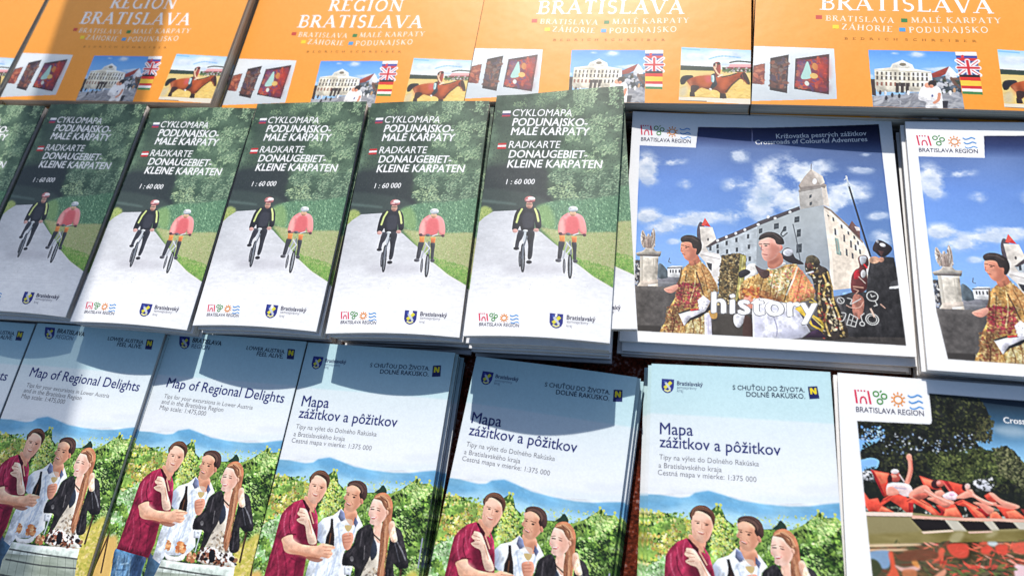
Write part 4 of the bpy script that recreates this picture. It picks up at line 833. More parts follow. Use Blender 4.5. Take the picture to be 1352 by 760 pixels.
def art_book():
    A = Art(480, 613, (250, 164, 64), 13).use(Q_B4)
    rng = A.rng; W, H = A.W, A.H
    A.img[:] = A.vgrad([(0, (251, 172, 78)), (.6, (251, 168, 70)), (1, (249, 160, 54))])
    plain = A.img.copy()
    # gallery picture
    A.z(620, 40, 4.829)
    A.poly([(10, 110), (466, 122), (434, 420), (-52, 440)], A.vgrad([(0, (226, 230, 232)), (.85, (224, 230, 234)), (.95, (206, 214, 218)), (1, (200, 206, 210))]))
    A.poly([(10, 110), (466, 122), (464, 140), (200, 160), (4, 230)], (240, 242, 242), a=.7, blur=3)
    def frame(p, edge, base, pal, nst, seed):
        A.poly(p, edge)
        c = np.mean(p, 0); q = [tuple(c + (np.array(v) - c) * .84) for v in p]
        A.poly(q, base); A.leaves(q, nst, (2, 6), pal, a=.8)
    frame([(10, 228), (76, 214), (52, 340), (-18, 336)], (110, 60, 50), (150, 80, 66), [(170, 90, 70), (120, 60, 60), (190, 120, 90)], 30, 1)
    frame([(110, 182), (214, 160), (168, 390), (76, 372)], (46, 36, 40), (96, 62, 56), [(110, 70, 60), (150, 90, 70), (70, 60, 80), (130, 110, 100), (60, 44, 50)], 90, 2)
    frame([(246, 184), (434, 154), (394, 394), (210, 364)], (60, 34, 44), (150, 50, 44), [(170, 50, 44), (190, 70, 50), (120, 50, 80), (206, 110, 60), (110, 40, 50), (90, 60, 110)], 260, 3)
    A.poly([(262, 210), (310, 206), (296, 300), (240, 330)], (104, 76, 130), sm=True, a=.6, blur=4); A.poly([(310, 200), (318, 280), (300, 302), (258, 300), (280, 250)], (176, 216, 206), sm=True); A.ell(345, 230, 16, 22, (206, 140, 70)); A.ell(330, 285, 22, 16, (226, 190, 110)); A.poly([(370, 200), (420, 170), (410, 300), (350, 270)], (200, 60, 44), sm=True, a=.6, blur=4); A.ell(285, 330, 12, 14, (220, 220, 210)); A.poly([(340, 320), (400, 330), (390, 380), (330, 370)], (130, 40, 50), sm=True, a=.6, blur=4)
    A.clip(plain, [[(10, 110), (466, 122), (434, 420), (-52, 440)]]); plain = A.img.copy()
    # horse picture
    A.z(880, 50, 7.6)
    A.poly([(148, 92), (865, 118), (848, 668), (122, 632)], (240, 206, 120))
    A.poly([(148, 92), (865, 118), (862, 330), (140, 300)], A.vgrad([(0, (150, 200, 240)), (.80, (150, 204, 240)), (.84, (214, 234, 246)), (.88, (240, 244, 244)), (1, (240, 244, 244))]))
    clouds(A, [(300, 190, 200, 50, 14), (600, 160, 240, 50, 14), (500, 250, 300, 30, 12)])
    A.line([(430, 210), (560, 180), (740, 195)], 16, (120, 180, 236), .5, sm=True); A.line([(160, 110), (330, 120)], 14, (90, 170, 236), .5)
    A.poly([(140, 276), (470, 290), (480, 332), (140, 326)], (44, 62, 54)); A.poly([(560, 290), (640, 300), (860, 300), (860, 345), (560, 340)], (84, 120, 72)); A.poly([(640, 262), (862, 262), (862, 292), (620, 290)], (240, 176, 176)); A.poly([(600, 290), (862, 290), (862, 304), (600, 304)], (150, 70, 80)); A.line([(640, 245), (720, 232), (850, 240)], 16, (44, 60, 50), .9, sm=True); A.leaves([(560, 300), (860, 304), (860, 345), (560, 345)], 60, (1, 3), [(40, 50, 44), (200, 190, 190), (120, 50, 50), (90, 110, 70)], a=.9)
    A.poly([(140, 330), (500, 340), (860, 350), (850, 400), (140, 400)], (232, 206, 140), blur=2, a=.8)
    A.leaves([(130, 400), (850, 400), (850, 620), (130, 600)], 220, (2, 6), [(250, 216, 130), (226, 186, 96), (240, 200, 110), (214, 172, 90)], a=.5, asp=(.2, .4), rot=0)
    A.poly([(122, 596), (850, 612), (848, 668), (122, 632)], (236, 226, 204)); A.line([(130, 632), (400, 640)], 12, (110, 84, 60), .7); A.line([(250, 590), (600, 608)], 9, (196, 160, 96), .7)
    A.poly([(130, 520), (210, 470), (200, 580), (130, 590)], (206, 196, 170), sm=True, a=.8, blur=3)
    A.form, A.tex = .4, .26
    br, dkb = (150, 66, 30), (44, 30, 34)
    A.poly([(145, 470), (138, 420), (170, 382), (250, 376), (268, 396), (210, 430), (180, 466)], (30, 30, 40), sm=True)
    A.poly([(206, 436), (250, 404), (330, 382), (440, 378), (560, 384), (640, 384), (700, 352), (770, 340), (800, 356), (840, 440), (830, 466), (806, 458), (770, 420), (720, 420), (660, 480), (610, 550), (590, 560), (604, 606), (540, 606), (540, 560), (500, 528), (420, 520), (350, 504), (290, 548), (276, 560), (284, 592), (236, 590), (240, 545), (246, 500), (220, 460)], br, sm=True)
    A.poly([(310, 400), (440, 385), (450, 480), (350, 490), (300, 450)], (196, 96, 44), sm=True, a=.85, blur=3); A.poly([(390, 390), (450, 380), (452, 440), (400, 450)], (214, 96, 100), sm=True, a=.8, blur=2); A.poly([(560, 420), (630, 400), (600, 500), (540, 520)], (206, 100, 54), sm=True, a=.85, blur=3); A.poly([(214, 440), (250, 420), (260, 500), (240, 520)], (226, 140, 100), sm=True, a=.7, blur=2)
    A.poly([(250, 480), (330, 490), (290, 545), (250, 555)], dkb, sm=True, a=.85); A.poly([(236, 545), (284, 555), (288, 594), (234, 592)], dkb); A.poly([(540, 556), (596, 560), (608, 608), (538, 608)], dkb); A.line([(600, 540), (660, 470), (730, 410)], 16, dkb, .7); A.poly([(770, 345), (802, 356), (842, 445), (828, 468), (790, 420), (740, 390)], dkb, sm=True, a=.85); A.line([(560, 392), (640, 376), (700, 356)], 14, dkb, .8); A.line([(760, 350), (780, 440)], 5, (150, 60, 60))
    A.poly([(450, 372), (490, 360), (500, 420), (510, 470), (470, 510), (440, 500), (470, 430)], (36, 44, 52), sm=True); A.poly([(450, 380), (478, 380), (478, 440), (452, 440)], (170, 214, 214), sm=True); A.ell(442, 518, 14, 12, (250, 240, 226))
    A.poly([(468, 270), (500, 240), (540, 250), (545, 330), (530, 390), (500, 390), (480, 330)], (150, 60, 50), sm=True); A.line([(478, 290), (520, 360), (570, 370)], 14, (240, 196, 160), sm=True); A.ell(488, 262, 16, 12, (60, 40, 40)); A.ell(526, 256, 17, 14, (50, 36, 38)); A.line([(500, 262), (496, 300)], 10, (240, 200, 170)); A.line([(520, 390), (560, 370)], 14, (250, 226, 196))
    A.clip(plain, [[(148, 92), (865, 118), (848, 668), (122, 632)]]); plain = A.img.copy()
    # palace picture + flags
    A.form, A.tex = .2, .3
    A.use(Q_B5); A.z(1140, 50, 7.6)
    pic = [(58, 138), (930, 160), (1022, 735), (108, 706)]
    A.poly(pic, A.vgrad([(0, (58, 130, 220)), (.78, (62, 136, 224)), (.86, (120, 180, 240)), (1, (170, 206, 240))]))
    clouds(A, [(310, 172, 90, 26, 14), (530, 185, 110, 40, 14), (780, 335, 180, 30, 12), (90, 400, 40, 30, 6)])
    A.poly([(100, 600), (1000, 560), (1022, 735), (108, 706)], (140, 142, 150)); A.leaves([(110, 590), (1000, 560), (1020, 730), (110, 700)], 160, (3, 9), [(170, 172, 178), (120, 122, 130), (150, 150, 156), (190, 190, 192)], a=.6, asp=(.2, .4), rot=-.3)
    A.poly([(84, 430), (130, 430), (140, 600), (100, 590)], (60, 44, 44))
    A.poly([(120, 330), (280, 316), (300, 280), (360, 258), (400, 240), (440, 262), (500, 288), (520, 330), (690, 360), (700, 470), (640, 560), (150, 560), (130, 520)], (236, 228, 208))
    A.poly([(290, 318), (310, 284), (400, 250), (490, 290), (510, 330)], (244, 240, 228)); A.ell(405, 286, 34, 16, (140, 130, 110)); A.line([(120, 340), (690, 368)], 6, (176, 164, 140)); A.line([(130, 440), (690, 450)], 5, (176, 164, 140))
    for i in range(12):
        x = 150 + i * 45
        y = 372 + i * 1.6
        A.poly([(x - 9, y - 16), (x + 9, y - 16), (x + 9, y + 16), (x - 9, y + 16)], (92, 84, 78)); A.poly([(x - 10, y + 26), (x + 10, y + 26), (x + 10, y + 62), (x - 10, y + 62)], (84, 76, 74)); A.poly([(x - 10, y + 86), (x + 10, y + 86), (x + 10, y + 124), (x - 10, y + 124)], (150, 96, 80) if i < 5 else (70, 62, 62))
    for x in (350, 400, 450):
        A.poly([(x - 16, 470), (x + 16, 470), (x + 16, 570), (x - 16, 570)], (56, 46, 46))
    A.poly([(690, 378), (870, 305), (840, 380), (740, 430), (700, 420)], (150, 56, 44)); A.poly([(870, 305), (950, 385), (930, 470), (830, 440), (826, 395)], (238, 240, 244)); A.poly([(700, 420), (830, 400), (840, 470), (980, 400), (990, 560), (720, 550)], (66, 78, 90)); A.leaves([(700, 430), (985, 430), (990, 580), (720, 560)], 80, (2, 5), [(40, 50, 60), (96, 110, 124), (120, 84, 70), (60, 70, 50), (210, 210, 214)], a=.85)
    for x, y, c in ((180, 565, (60, 40, 60)), (230, 570, (236, 232, 230)), (240, 620, (40, 36, 44)), (300, 590, (50, 46, 50)), (370, 600, (40, 38, 44)), (460, 570, (240, 240, 240)), (880, 570, (236, 232, 226)), (920, 545, (200, 160, 120))):
        A.ell(x, y, 14, 24, c)
    A.poly([(590, 520), (640, 490), (720, 500), (780, 530), (800, 620), (800, 725), (640, 722), (640, 660), (570, 640), (560, 600)], (248, 246, 246), sm=True); A.ell(655, 495, 34, 26, (226, 160, 130)); A.ell(700, 478, 44, 34, (40, 30, 34)); A.ell(690, 506, 22, 18, (216, 140, 110)); A.line([(770, 580), (760, 640), (720, 670)], 26, (220, 150, 120), sm=True); A.poly([(800, 650), (860, 650), (850, 722), (805, 722)], (44, 44, 56)); A.line([(600, 640), (700, 655)], 8, (190, 188, 196), .8); A.ell(700, 600, 9, 14, (70, 80, 140))
    A.clip(plain, [pic])
    A.form, A.tex = 0, 0
    fl = [(928, 160), (1140, 162), (1205, 590), (1004, 582)]
    def band(t0, t1, col, x0=0, x1=1):
        f = lambda t, x: np.array(fl[0]) * (1 - t) * (1 - x) + np.array(fl[1]) * (1 - t) * x + np.array(fl[3]) * t * (1 - x) + np.array(fl[2]) * t * x
        A.poly([f(t0, x0), f(t0, x1), f(t1, x1), f(t1, x0)], col)
        return f
    band(0, .09, (248, 248, 248)); band(.09, .15, (36, 66, 160)); f = band(.15, .21, (214, 40, 44)); A.ell(1000, 208, 16, 18, (220, 60, 70))
    band(.21, .54, (60, 76, 140))
    for a_, b_, w_, c in (((.21, 0), (.54, 1), 40, (250, 250, 250)), ((.21, 1), (.54, 0), 40, (250, 250, 250)), ((.21, 0), (.54, 1), 9, (210, 40, 50)), ((.21, 1), (.54, 0), 9, (210, 40, 50)), ((.375, 0), (.375, 1), 46, (250, 250, 250)), ((.21, .5), (.54, .5), 46, (250, 250, 250)), ((.375, 0), (.375, 1), 24, (210, 40, 50)), ((.21, .5), (.54, .5), 24, (210, 40, 50))):
        A.line([f(*a_), f(*b_)], w_, c)
    band(.54, .60, (36, 26, 26)); band(.60, .68, (220, 50, 40)); band(.68, .80, (250, 206, 70))
    band(.80, .87, (214, 44, 50)); band(.87, .94, (250, 250, 250)); band(.94, 1, (50, 130, 70))
    A.z(0, 0, 1); A.crisp(1.4, .6)
    A.img = np.clip(A.img + (fbm(W, H, 3, rng, 2)[..., None] - .5) * 8, 0, 255)
    return A


# ------------------------------------------------------------------ printed lettering and marks, as thin ink shapes on the sheet
FONT = bpy.data.curves.new('lettering_source', 'FONT')
FONT_OB = bpy.data.objects.new('lettering_source', FONT)


def glyphs(text, bold=0.0, shear=0.0, space=1.0):
    FONT.body = text; FONT.size = 1.0; FONT.shear = shear; FONT.offset = bold; FONT.space_character = space
    FONT.resolution_u = 3; FONT.fill_mode = 'FRONT'; FONT.dimensions = '2D'
    scene.collection.objects.link(FONT_OB)
    bpy.context.view_layer.update()
    ev = FONT_OB.evaluated_get(bpy.context.evaluated_depsgraph_get())
    me = ev.to_mesh()
    v = np.empty(len(me.vertices) * 3); me.vertices.foreach_get('co', v); v = v.reshape(-1, 3)[:, :2].copy()
    f = [tuple(p.vertices) for p in me.polygons]
    ev.to_mesh_clear(); scene.collection.objects.unlink(FONT_OB)
    return v, f


T_, t_ = .17, .07
ARC = lambda cx, cy, rx, ry, a0, a1, n=9: [(cx + rx * math.cos(math.radians(a0 + (a1 - a0) * i / n)), cy + ry * math.sin(math.radians(a0 + (a1 - a0) * i / n))) for i in range(n + 1)]
# roman capitals: width, strokes (points, thickness), serif spots (x, y)
ROMAN = {
    'A': (.86, [([(.43, 1), (.08, 0)], t_), ([(.40, 1), (.76, 0)], T_), ([(.2, .34), (.62, .34)], t_)], [(.08, 0), (.76, 0)]),
    'B': (.70, [([(.16, 0), (.16, 1)], T_), ([(.16, .97)] + ARC(.38, .76, .2, .21, 90, -90) + [(.16, .54)], .09), ([(.16, .52)] + ARC(.40, .27, .24, .25, 90, -90) + [(.16, .03)], .10)], [(.1, 0), (.1, 1)]),
    'C': (.80, [(ARC(.46, .5, .36, .48, 45, 315, 14), .12)], [(.72, .82), (.72, .18)]),
    'D': (.84, [([(.16, 0), (.16, 1)], T_), ([(.16, .97)] + ARC(.36, .5, .38, .47, 90, -90) + [(.16, .03)], .11)], [(.1, 0), (.1, 1)]),
    'E': (.66, [([(.16, 0), (.16, 1)], T_), ([(.16, .97), (.58, .97), (.58, .86)], t_), ([(.16, .52), (.46, .52)], t_), ([(.16, .03), (.60, .03), (.62, .16)], t_)], [(.1, 0), (.1, 1)]),
    'G': (.86, [(ARC(.46, .5, .36, .48, 45, 315, 14), .12), ([(.74, .05), (.74, .42)], T_)], [(.72, .82), (.74, .44)]),
    'H': (.90, [([(.16, 0), (.16, 1)], T_), ([(.72, 0), (.72, 1)], T_), ([(.16, .52), (.72, .52)], t_)], [(.16, 0), (.16, 1), (.72, 0), (.72, 1)]),
    'I': (.36, [([(.18, 0), (.18, 1)], T_)], [(.18, 0), (.18, 1)]),
    'J': (.42, [([(.26, 1), (.26, .1), (.1, -.12)], .15)], [(.26, 1)]),
    'K': (.84, [([(.16, 0), (.16, 1)], T_), ([(.68, 1), (.18, .48)], t_), ([(.32, .56), (.74, 0)], T_)], [(.16, 0), (.16, 1), (.70, 1), (.76, 0)]),
    'L': (.66, [([(.16, 0), (.16, 1)], T_), ([(.16, .03), (.60, .03), (.63, .18)], t_)], [(.16, 0), (.16, 1)]),
    'M': (1.04, [([(.14, 0), (.18, 1)], t_), ([(.18, 1), (.52, .08)], T_), ([(.52, .08), (.86, 1)], t_), ([(.86, 1), (.90, 0)], T_)], [(.14, 0), (.18, 1), (.86, 1), (.90, 0)]),
    'N': (.90, [([(.14, 0), (.14, 1)], t_), ([(.14, 1), (.76, 0)], T_), ([(.76, 0), (.76, 1)], t_)], [(.14, 0), (.14, 1), (.76, 1)]),
    'O': (.90, [(ARC(.45, .5, .36, .48, 0, 360, 18), .125)], []),
    'P': (.66, [([(.16, 0), (.16, 1)], T_), ([(.16, .97)] + ARC(.36, .73, .23, .24, 90, -90) + [(.16, .48)], .10)], [(.16, 0), (.1, 1)]),
    'R': (.78, [([(.16, 0), (.16, 1)], T_), ([(.16, .97)] + ARC(.36, .75, .22, .22, 90, -90) + [(.16, .52)], .10), ([(.34, .54), (.72, 0)], T_)], [(.16, 0), (.1, 1), (.74, 0)]),
    'S': (.62, [(ARC(.31, .74, .2, .24, 30, 230, 9) + ARC(.31, .26, .22, .24, 60, -150, 9), .12)], []),
    'T': (.72, [([(.36, 0), (.36, 1)], T_), ([(.06, .84), (.06, .97), (.66, .97), (.66, .84)], t_)], [(.36, 0)]),
    'U': (.86, [([(.16, 1), (.16, .3)] + ARC(.43, .3, .27, .28, 180, 360, 8) + [(.70, 1)], .12)], [(.16, 1), (.70, 1)]),
    'V': (.84, [([(.08, 1), (.44, 0)], T_), ([(.76, 1), (.46, 0)], t_)], [(.08, 1), (.76, 1)]),
    'Y': (.80, [([(.08, 1), (.40, .48)], T_), ([(.72, 1), (.40, .48)], t_), ([(.40, .5), (.40, 0)], T_)], [(.08, 1), (.72, 1), (.40, 0)]),
    'Z': (.72, [([(.08, .84), (.08, .97), (.60, .97)], t_), ([(.60, .97), (.10, .03)], T_), ([(.10, .03), (.62, .03), (.64, .18)], t_)], []),
}
ACC = {'É': 'E', 'Á': 'A', 'Ó': 'O'}


def stroke_quads(pts, w):
    """flat ribbon along a polyline, one vertex pair per point, mitred"""
    p = np.asarray(pts, float); n = len(p); out = []
    for i in range(n):
        a = p[i] - p[i - 1] if i else p[1] - p[0]
        b = p[i + 1] - p[i] if i < n - 1 else a
        a = a / max(np.linalg.norm(a), 1e-9); b = b / max(np.linalg.norm(b), 1e-9)
        t = a + b; t = t / max(np.linalg.norm(t), 1e-9); nn = np.array([-t[1], t[0]])
        k = min(1 / max(abs(t @ a), .45), 1.8)
        out += [p[i] + nn * w / 2 * k, p[i] - nn * w / 2 * k]
    return np.array(out), [(2 * i, 2 * i + 1, 2 * i + 3, 2 * i + 2) for i in range(n - 1)]


def roman(text, track=.08):
    V, Fc, x = [], [], 0.0; base = 0
    for ch in text:
        if ch == ' ':
            x += .45; continue
        k = ACC.get(ch, ch)
        w, strokes, serifs = ROMAN[k]
        st = [(s_, w_) for s_, w_ in strokes] + [([(sx - .15, .03 if sy < .5 else .97), (sx + .15, .03 if sy < .5 else .97)], .055) for sx, sy in serifs]
        if ch in ACC:
            st.append(([(w / 2 - .06, 1.1), (w / 2 + .1, 1.28)], .1))
        for s_, w_ in st:
            v, f = stroke_quads(s_, w_)
            V.append(v + (x, 0)); Fc += [tuple(i + base for i in q) for q in f]; base += len(v)
        x += w + track
    return np.vstack(V), Fc


class Ink:
    """collects flat shapes in sheet coordinates (u, v); becomes one thin mesh lying on the sheet"""
    def __init__(s, w, h):
        s.w, s.h = w, h; s.V, s.F, s.C, s.Z = [], [], [], []; s.n = 0; s.layer = 0

    def use(s, quad):
        s.M = hom(quad, [(0, 0), (1, 0), (1, 1), (0, 1)]); s.z(0, 0, 1); return s

    def z(s, x0, y0, k):
        s.o = (x0, y0, k)

    def mm(s, pts):
        """zoom pixels -> metres on the sheet (x right, y up)"""
        p = np.atleast_2d(np.asarray(pts, float)) / s.o[2] + np.array(s.o[:2])
        uv = hmap(s.M, p)
        return np.c_[uv[:, 0] * s.w, -uv[:, 1] * s.h]

    def add(s, v, f, col):
        s.layer += 1
        f = [q if sum(v[q[i - 1]][0] * v[q[i]][1] - v[q[i]][0] * v[q[i - 1]][1] for i in range(len(q))) >= 0 else tuple(q[::-1]) for q in f]
        s.V.append(v); s.F += [tuple(i + s.n for i in q) for q in f]; s.n += len(v)
        s.C.append(np.repeat(lin(col)[None] * PAPER, len(v), 0)); s.Z.append(np.full(len(v), s.layer % 12))

    def place(s, v, f, col, p0, p1, cond=1.0, lo=None):
        a, b = s.mm([p0, p1]); d = b - a; L = np.linalg.norm(d); e = d / L; up = np.array([-e[1], e[0]])
        x0, x1 = v[:, 0].min(), v[:, 0].max(); k = L / (x1 - x0)
        ox, oy = lo or (0, 0)
        q = a + np.outer((v[:, 0] - x0 + ox) * k, e) + np.outer((v[:, 1] + oy) * k / cond, up)
        s.add(q, f, col)

    def text(s, t, p0, p1, col, bold=0.0, shear=0.0, cond=1.0, space=1.0, keep=True):
        v, f = glyphs(t, 0.0, shear, space); l0 = s.layer
        for dx, dy in ((0, 0),) if bold <= 0 else ((0, 0), (bold, 0), (-bold, 0), (bold * .6, bold * .6), (-bold * .6, -bold * .6)):
            s.place(v, f, col, p0, p1, cond, (dx, dy))
        if keep:
            s.layer = l0

    def roman(s, t, p0, p1, col, cond=1.0, track=.08):
        v, f = roman(t, track); s.place(v, f, col, p0, p1, cond); s.layer -= 1

    def poly(s, pts, col):
        v = s.mm(pts); s.add(v, [tuple(range(len(v)))], col)

    def stroke(s, pts, w, col, sm=False):
        v = s.mm(pts)
        if sm:
            v = spline(v, 4, False)
        k = np.linalg.norm(s.mm([(pts[0][0] + 10, pts[0][1])])[0] - s.mm([pts[0]])[0]) / 10
        q, f = stroke_quads(v, w * k); s.add(q, f, col)

    def ring(s, cx, cy, r, w, col, n=18):
        c = s.mm([(cx, cy)])[0]; k = np.linalg.norm(s.mm([(cx + 10, cy)])[0] - c) / 10
        t = np.linspace(0, 2 * np.pi, n, endpoint=False); d = np.c_[np.cos(t), np.sin(t)]
        v = np.vstack([c + d * (r + w / 2) * k, c + d * max(r - w / 2, 0.01) * k])
        s.add(v, [(i, (i + 1) % n, n + (i + 1) % n, n + i) for i in range(n)], col)

    def disc(s, cx, cy, r, col, n=14):
        c = s.mm([(cx, cy)])[0]; k = np.linalg.norm(s.mm([(cx + 10, cy)])[0] - c) / 10
        t = np.linspace(0, 2 * np.pi, n, endpoint=False)
        s.add(c + np.c_[np.cos(t), np.sin(t)] * r * k, [tuple(range(n))], col)


def region_logo(I, o, ex, ey, th=1.0, light=False):
    """gate, grapes, sun and waves above the region's name; o/ex/ey in photo pixels: origin, right end, bottom of the icons"""
    o, ex, ey = np.array(o, float), np.array(ex, float) - o, np.array(ey, float) - o
    g = lambda x, y: tuple(o + ex * x / 480 + ey * y / 95)
    I.z(0, 0, 1); I.layer = 0
    red, grn, org, blu, nav = (220, 48, 84), (64, 146, 48), (240, 146, 36), (66, 150, 222), (44, 40, 78)
    px = np.linalg.norm(ex) / 480
    for a, b in (((6, 4), (16, 96)), ((97, 8), (112, 98))):
        I.stroke([g(*a), g(*b)], 15 * px * th, red)
    for x in (27, 49, 71):
        I.stroke([g(x, 4), g(x + 2, 15)], 12 * px * th, red)
    I.stroke([g(42, 96), g(42, 70), g(50, 54), g(62, 50), g(74, 56), g(80, 72), g(84, 97)], 12 * px * th, red)
    for x, y in ((152, 26), (208, 40), (178, 76)):
        I.ring(*g(x, y), 19 * px, 10 * px * th, grn)
    I.stroke([g(180, 14), g(192, 2)], 10 * px * th, grn)
    I.ring(*g(306, 58), 29 * px, 11 * px * th, org)
    for k in range(10):
        t = k * 2 * math.pi / 10 + .3
        I.stroke([g(306 + 36 * math.cos(t), 58 + 36 * math.sin(t)), g(306 + 52 * math.cos(t), 58 + 52 * math.sin(t))], 11 * px * th, org)
    for k in range(3):
        y = 28 + k * 40
        I.stroke([g(376 + k * 5, y - 4), g(396 + k * 5, y + 8), g(424 + k * 5, y + 2), g(446 + k * 5, y - 8), g(474 + k * 5, y + 4)], 11 * px * th, blu, sm=True)
    I.layer = 0; I.text('BRATISLAVA REGION', g(8, 154), g(484, 160), nav, bold=.012, cond=.86)


def county_arms(I, c, w, h, dark=(38, 46, 130)):
    """small shield with a yellow cross-bar figure"""
    I.z(0, 0, 1); I.layer = 0
    f = lambda x, y: (c[0] + x * w / 2 + y * h / 2 * -.04, c[1] + y * h / 2 + x * .06 * w / 2)
    I.poly([f(-1, -1), f(1, -1), f(1, .2), f(.8, .62), f(.4, .9), f(0, 1), f(-.4, .9), f(-.8, .62), f(-1, .2)], dark)
    I.stroke([f(-.5, .3), f(0, -.1), f(.55, -.6)], w * .26, (232, 222, 60))
    I.stroke([f(-.4, -.5), f(.1, 0), f(.45, .45)], w * .17, (206, 212, 226))
    I.stroke([f(-.5, .55), f(0, .74), f(.5, .55)], w * .12, (240, 236, 160))
    I.poly([f(-.75, -.7), f(-.35, -.75), f(-.4, -.4)], (70, 100, 190))


def build_inks():
    out = {}
    W_, navy, grey = (253, 253, 253), (34, 44, 112), (120, 120, 126)
    # cycling map
    I = Ink(.105, .212).use(Q_CM); I.z(600, 115, 5.2)
    L = Ink(.105, .212).use(Q_CM); L.z(600, 115, 5.2)
    for t, a, b, bo in (('CYKLOMAPA', (398, 211), (806, 209), .004), ('PODUNAJSKO-', (396, 275), (914, 273), .020), ('MALÉ KARPATY', (386, 337), (928, 333), .020), ('RADKARTE', (370, 424), (728, 421), .004), ('DONAUGEBIET-', (370, 489), (914, 486), .020), ('KLEINE KARPATEN', (360, 556), (1018, 551), .020), ('1 : 60 000', (352, 670), (550, 668), .01)):
        L.text(t, a, b, W_, bold=bo, shear=.12, cond=.86)
    out['cm_text'] = L
    F_ = Ink(.105, .212).use(Q_CM); F_.z(600, 115, 5.2)
    F_.poly([(333, 176), (388, 175), (386, 190), (330, 191)], (250, 250, 250)); F_.poly([(330, 192), (386, 191), (384, 202), (328, 203)], (90, 66, 120)); F_.poly([(328, 204), (384, 203), (382, 213), (326, 214)], (190, 60, 76))
    out['cm_flag1'] = F_; F_ = Ink(.105, .212).use(Q_CM); F_.z(600, 115, 5.2)
    F_.poly([(300, 392), (356, 390), (355, 402), (297, 404)], (206, 44, 50)); F_.poly([(297, 405), (355, 403), (353, 415), (294, 417)], (250, 250, 250)); F_.poly([(294, 418), (353, 416), (351, 429), (291, 430)], (206, 44, 50))
    out['cm_flag2'] = F_
    G = Ink(.105, .212).use(Q_CM); region_logo(G, (630.5, 415.5), (686, 418), (630, 426.5), 1.1); out['cm_logo'] = G
    S = Ink(.105, .212).use(Q_CM); county_arms(S, (736, 427.5), 18, 20); S.z(600, 350, 5.2)
    S.text('Bratislavský', (780, 388), (978, 392), (70, 66, 90), bold=.02, cond=.9); S.text('samosprávny', (780, 412), (930, 416), (150, 148, 160), cond=.9); S.text('kraj', (778, 440), (816, 442), (150, 148, 160), cond=.9); out['cm_arms'] = S
    # regional maps, two languages
    z = Ink(.121, .235).use(Q_D6); z.z(845, 470, 5.2)
    z.text('Mapa', (124, 524), (354, 534), navy, bold=.009, cond=.92); z.text('zážitkov a pôžitkov', (122, 612), (962, 666), navy, bold=.009, cond=.92)
    out['sk_title'] = z
    b = Ink(.121, .235).use(Q_D6); b.z(845, 470, 5.2)
    b.text('Tipy na výlet do Dolného Rakúska', (120, 696), (812, 741), grey, cond=.95); b.z(0, 0, 1)
    b.text('a Bratislavského kraja', (867.4, 615), (951.7, 620.4), grey, cond=.95); b.text('Cestná mapa v mierke: 1:375 000', (866.4, 624.4), (998, 633.2), grey, cond=.95); out['sk_note'] = b
    a = Ink(.121, .235).use(Q_D6); county_arms(a, (878.6, 507.5), 16.5, 18.5); a.z(845, 470, 5.2)
    a.text('Bratislavský', (240, 187), (418, 197), (60, 70, 110), bold=.02, cond=.9); a.text('samosprávny', (240, 211), (376, 219), (130, 150, 170), cond=.9); a.text('kraj', (240, 234), (282, 237), (130, 150, 170), cond=.9); out['sk_arms'] = a
    def nbox(I, q, quad):
        I.use(quad); I.z(*q[4]); I.layer = 0; I.poly(q[:4], (26, 34, 96)); c = [np.array(p, float) for p in q[:4]]; m = sum(c) / 4
        h = lambda x, y: tuple(m + (c[1] - c[0]) * x + (c[3] - c[0]) * (y - .12))
        w = np.linalg.norm(c[1] - c[0]) * .2
        for p in ([(-.24, .24), (-.24, -.24)], [(-.24, -.24), (.24, .24)], [(.24, .24), (.24, -.24)]):
            I.stroke([h(*v) for v in p], w, (244, 222, 40))
    n = Ink(.121, .235); nbox(n, [(1148, 192), (1214, 188), (1230, 272), (1160, 278), (845, 470, 5.2)], Q_D6)
    n.text('S CHUŤOU DO ŽIVOTA.', (627, 217), (1126, 230), (34, 48, 76), bold=.012, cond=.95); n.text('DOLNÉ RAKÚSKO.', (722, 264), (1130, 275), (34, 48, 76), bold=.012, cond=.95); out['sk_slogan'] = n
    t = Ink(.121, .235).use(Q_D3); t.z(190, 440, 6.127); t.text('Map of Regional Delights', (126, 476), (1092, 584), navy, bold=.008, cond=.92); out['en_title'] = t
    b = Ink(.121, .235).use(Q_D3); b.z(190, 440, 6.127)
    b.text('Tips for your excursions in Lower Austria', (105, 566), (835, 645), grey, cond=.95); b.text('and in the Bratislava Region', (86, 612), (590, 669), grey, cond=.95); b.text('Map scale: 1:475,000', (70, 660), (446, 704), grey, cond=.95); out['en_note'] = b
    a = Ink(.121, .235).use(Q_D3); county_arms(a, (190 + 278 / 6.127, 440 + 115 / 6.127), 14, 16.5); a.z(190, 440, 6.127)
    a.text('BRATISLAVA', (342, 108), (580, 132), (30, 36, 56), bold=.02, cond=.9); a.text('REGION', (332, 154), (480, 168), (70, 90, 116), cond=.9); out['en_arms'] = a
    n = Ink(.121, .235); nbox(n, [(1132, 138), (1192, 142), (1180, 224), (1122, 222), (190, 440, 6.127)], Q_D3)
    n.text('LOWER AUSTRIA.', (788, 156), (1106, 180), (30, 40, 66), bold=.012, cond=.95); n.text('FEEL ALIVE.', (872, 204), (1090, 220), (30, 40, 66), bold=.012, cond=.95); out['en_slogan'] = n
    # castle brochure
    G = Ink(.200, .1975).use(Q_H); region_logo(G, (844, 157), (914.5, 160.5), (843.8, 170), .9); out['h_logo'] = G
    T = Ink(.200, .1975).use(Q_H); T.z(1010, 140, 6.76); T.text('Križovatka pestrých zážitkov', (140, 264), (930, 264), W_, bold=.006, cond=.95); T.text('Crossroads of Colourful Adventures', (-45, 312), (938, 316), W_, bold=.012, cond=.95); out['h_lines'] = T
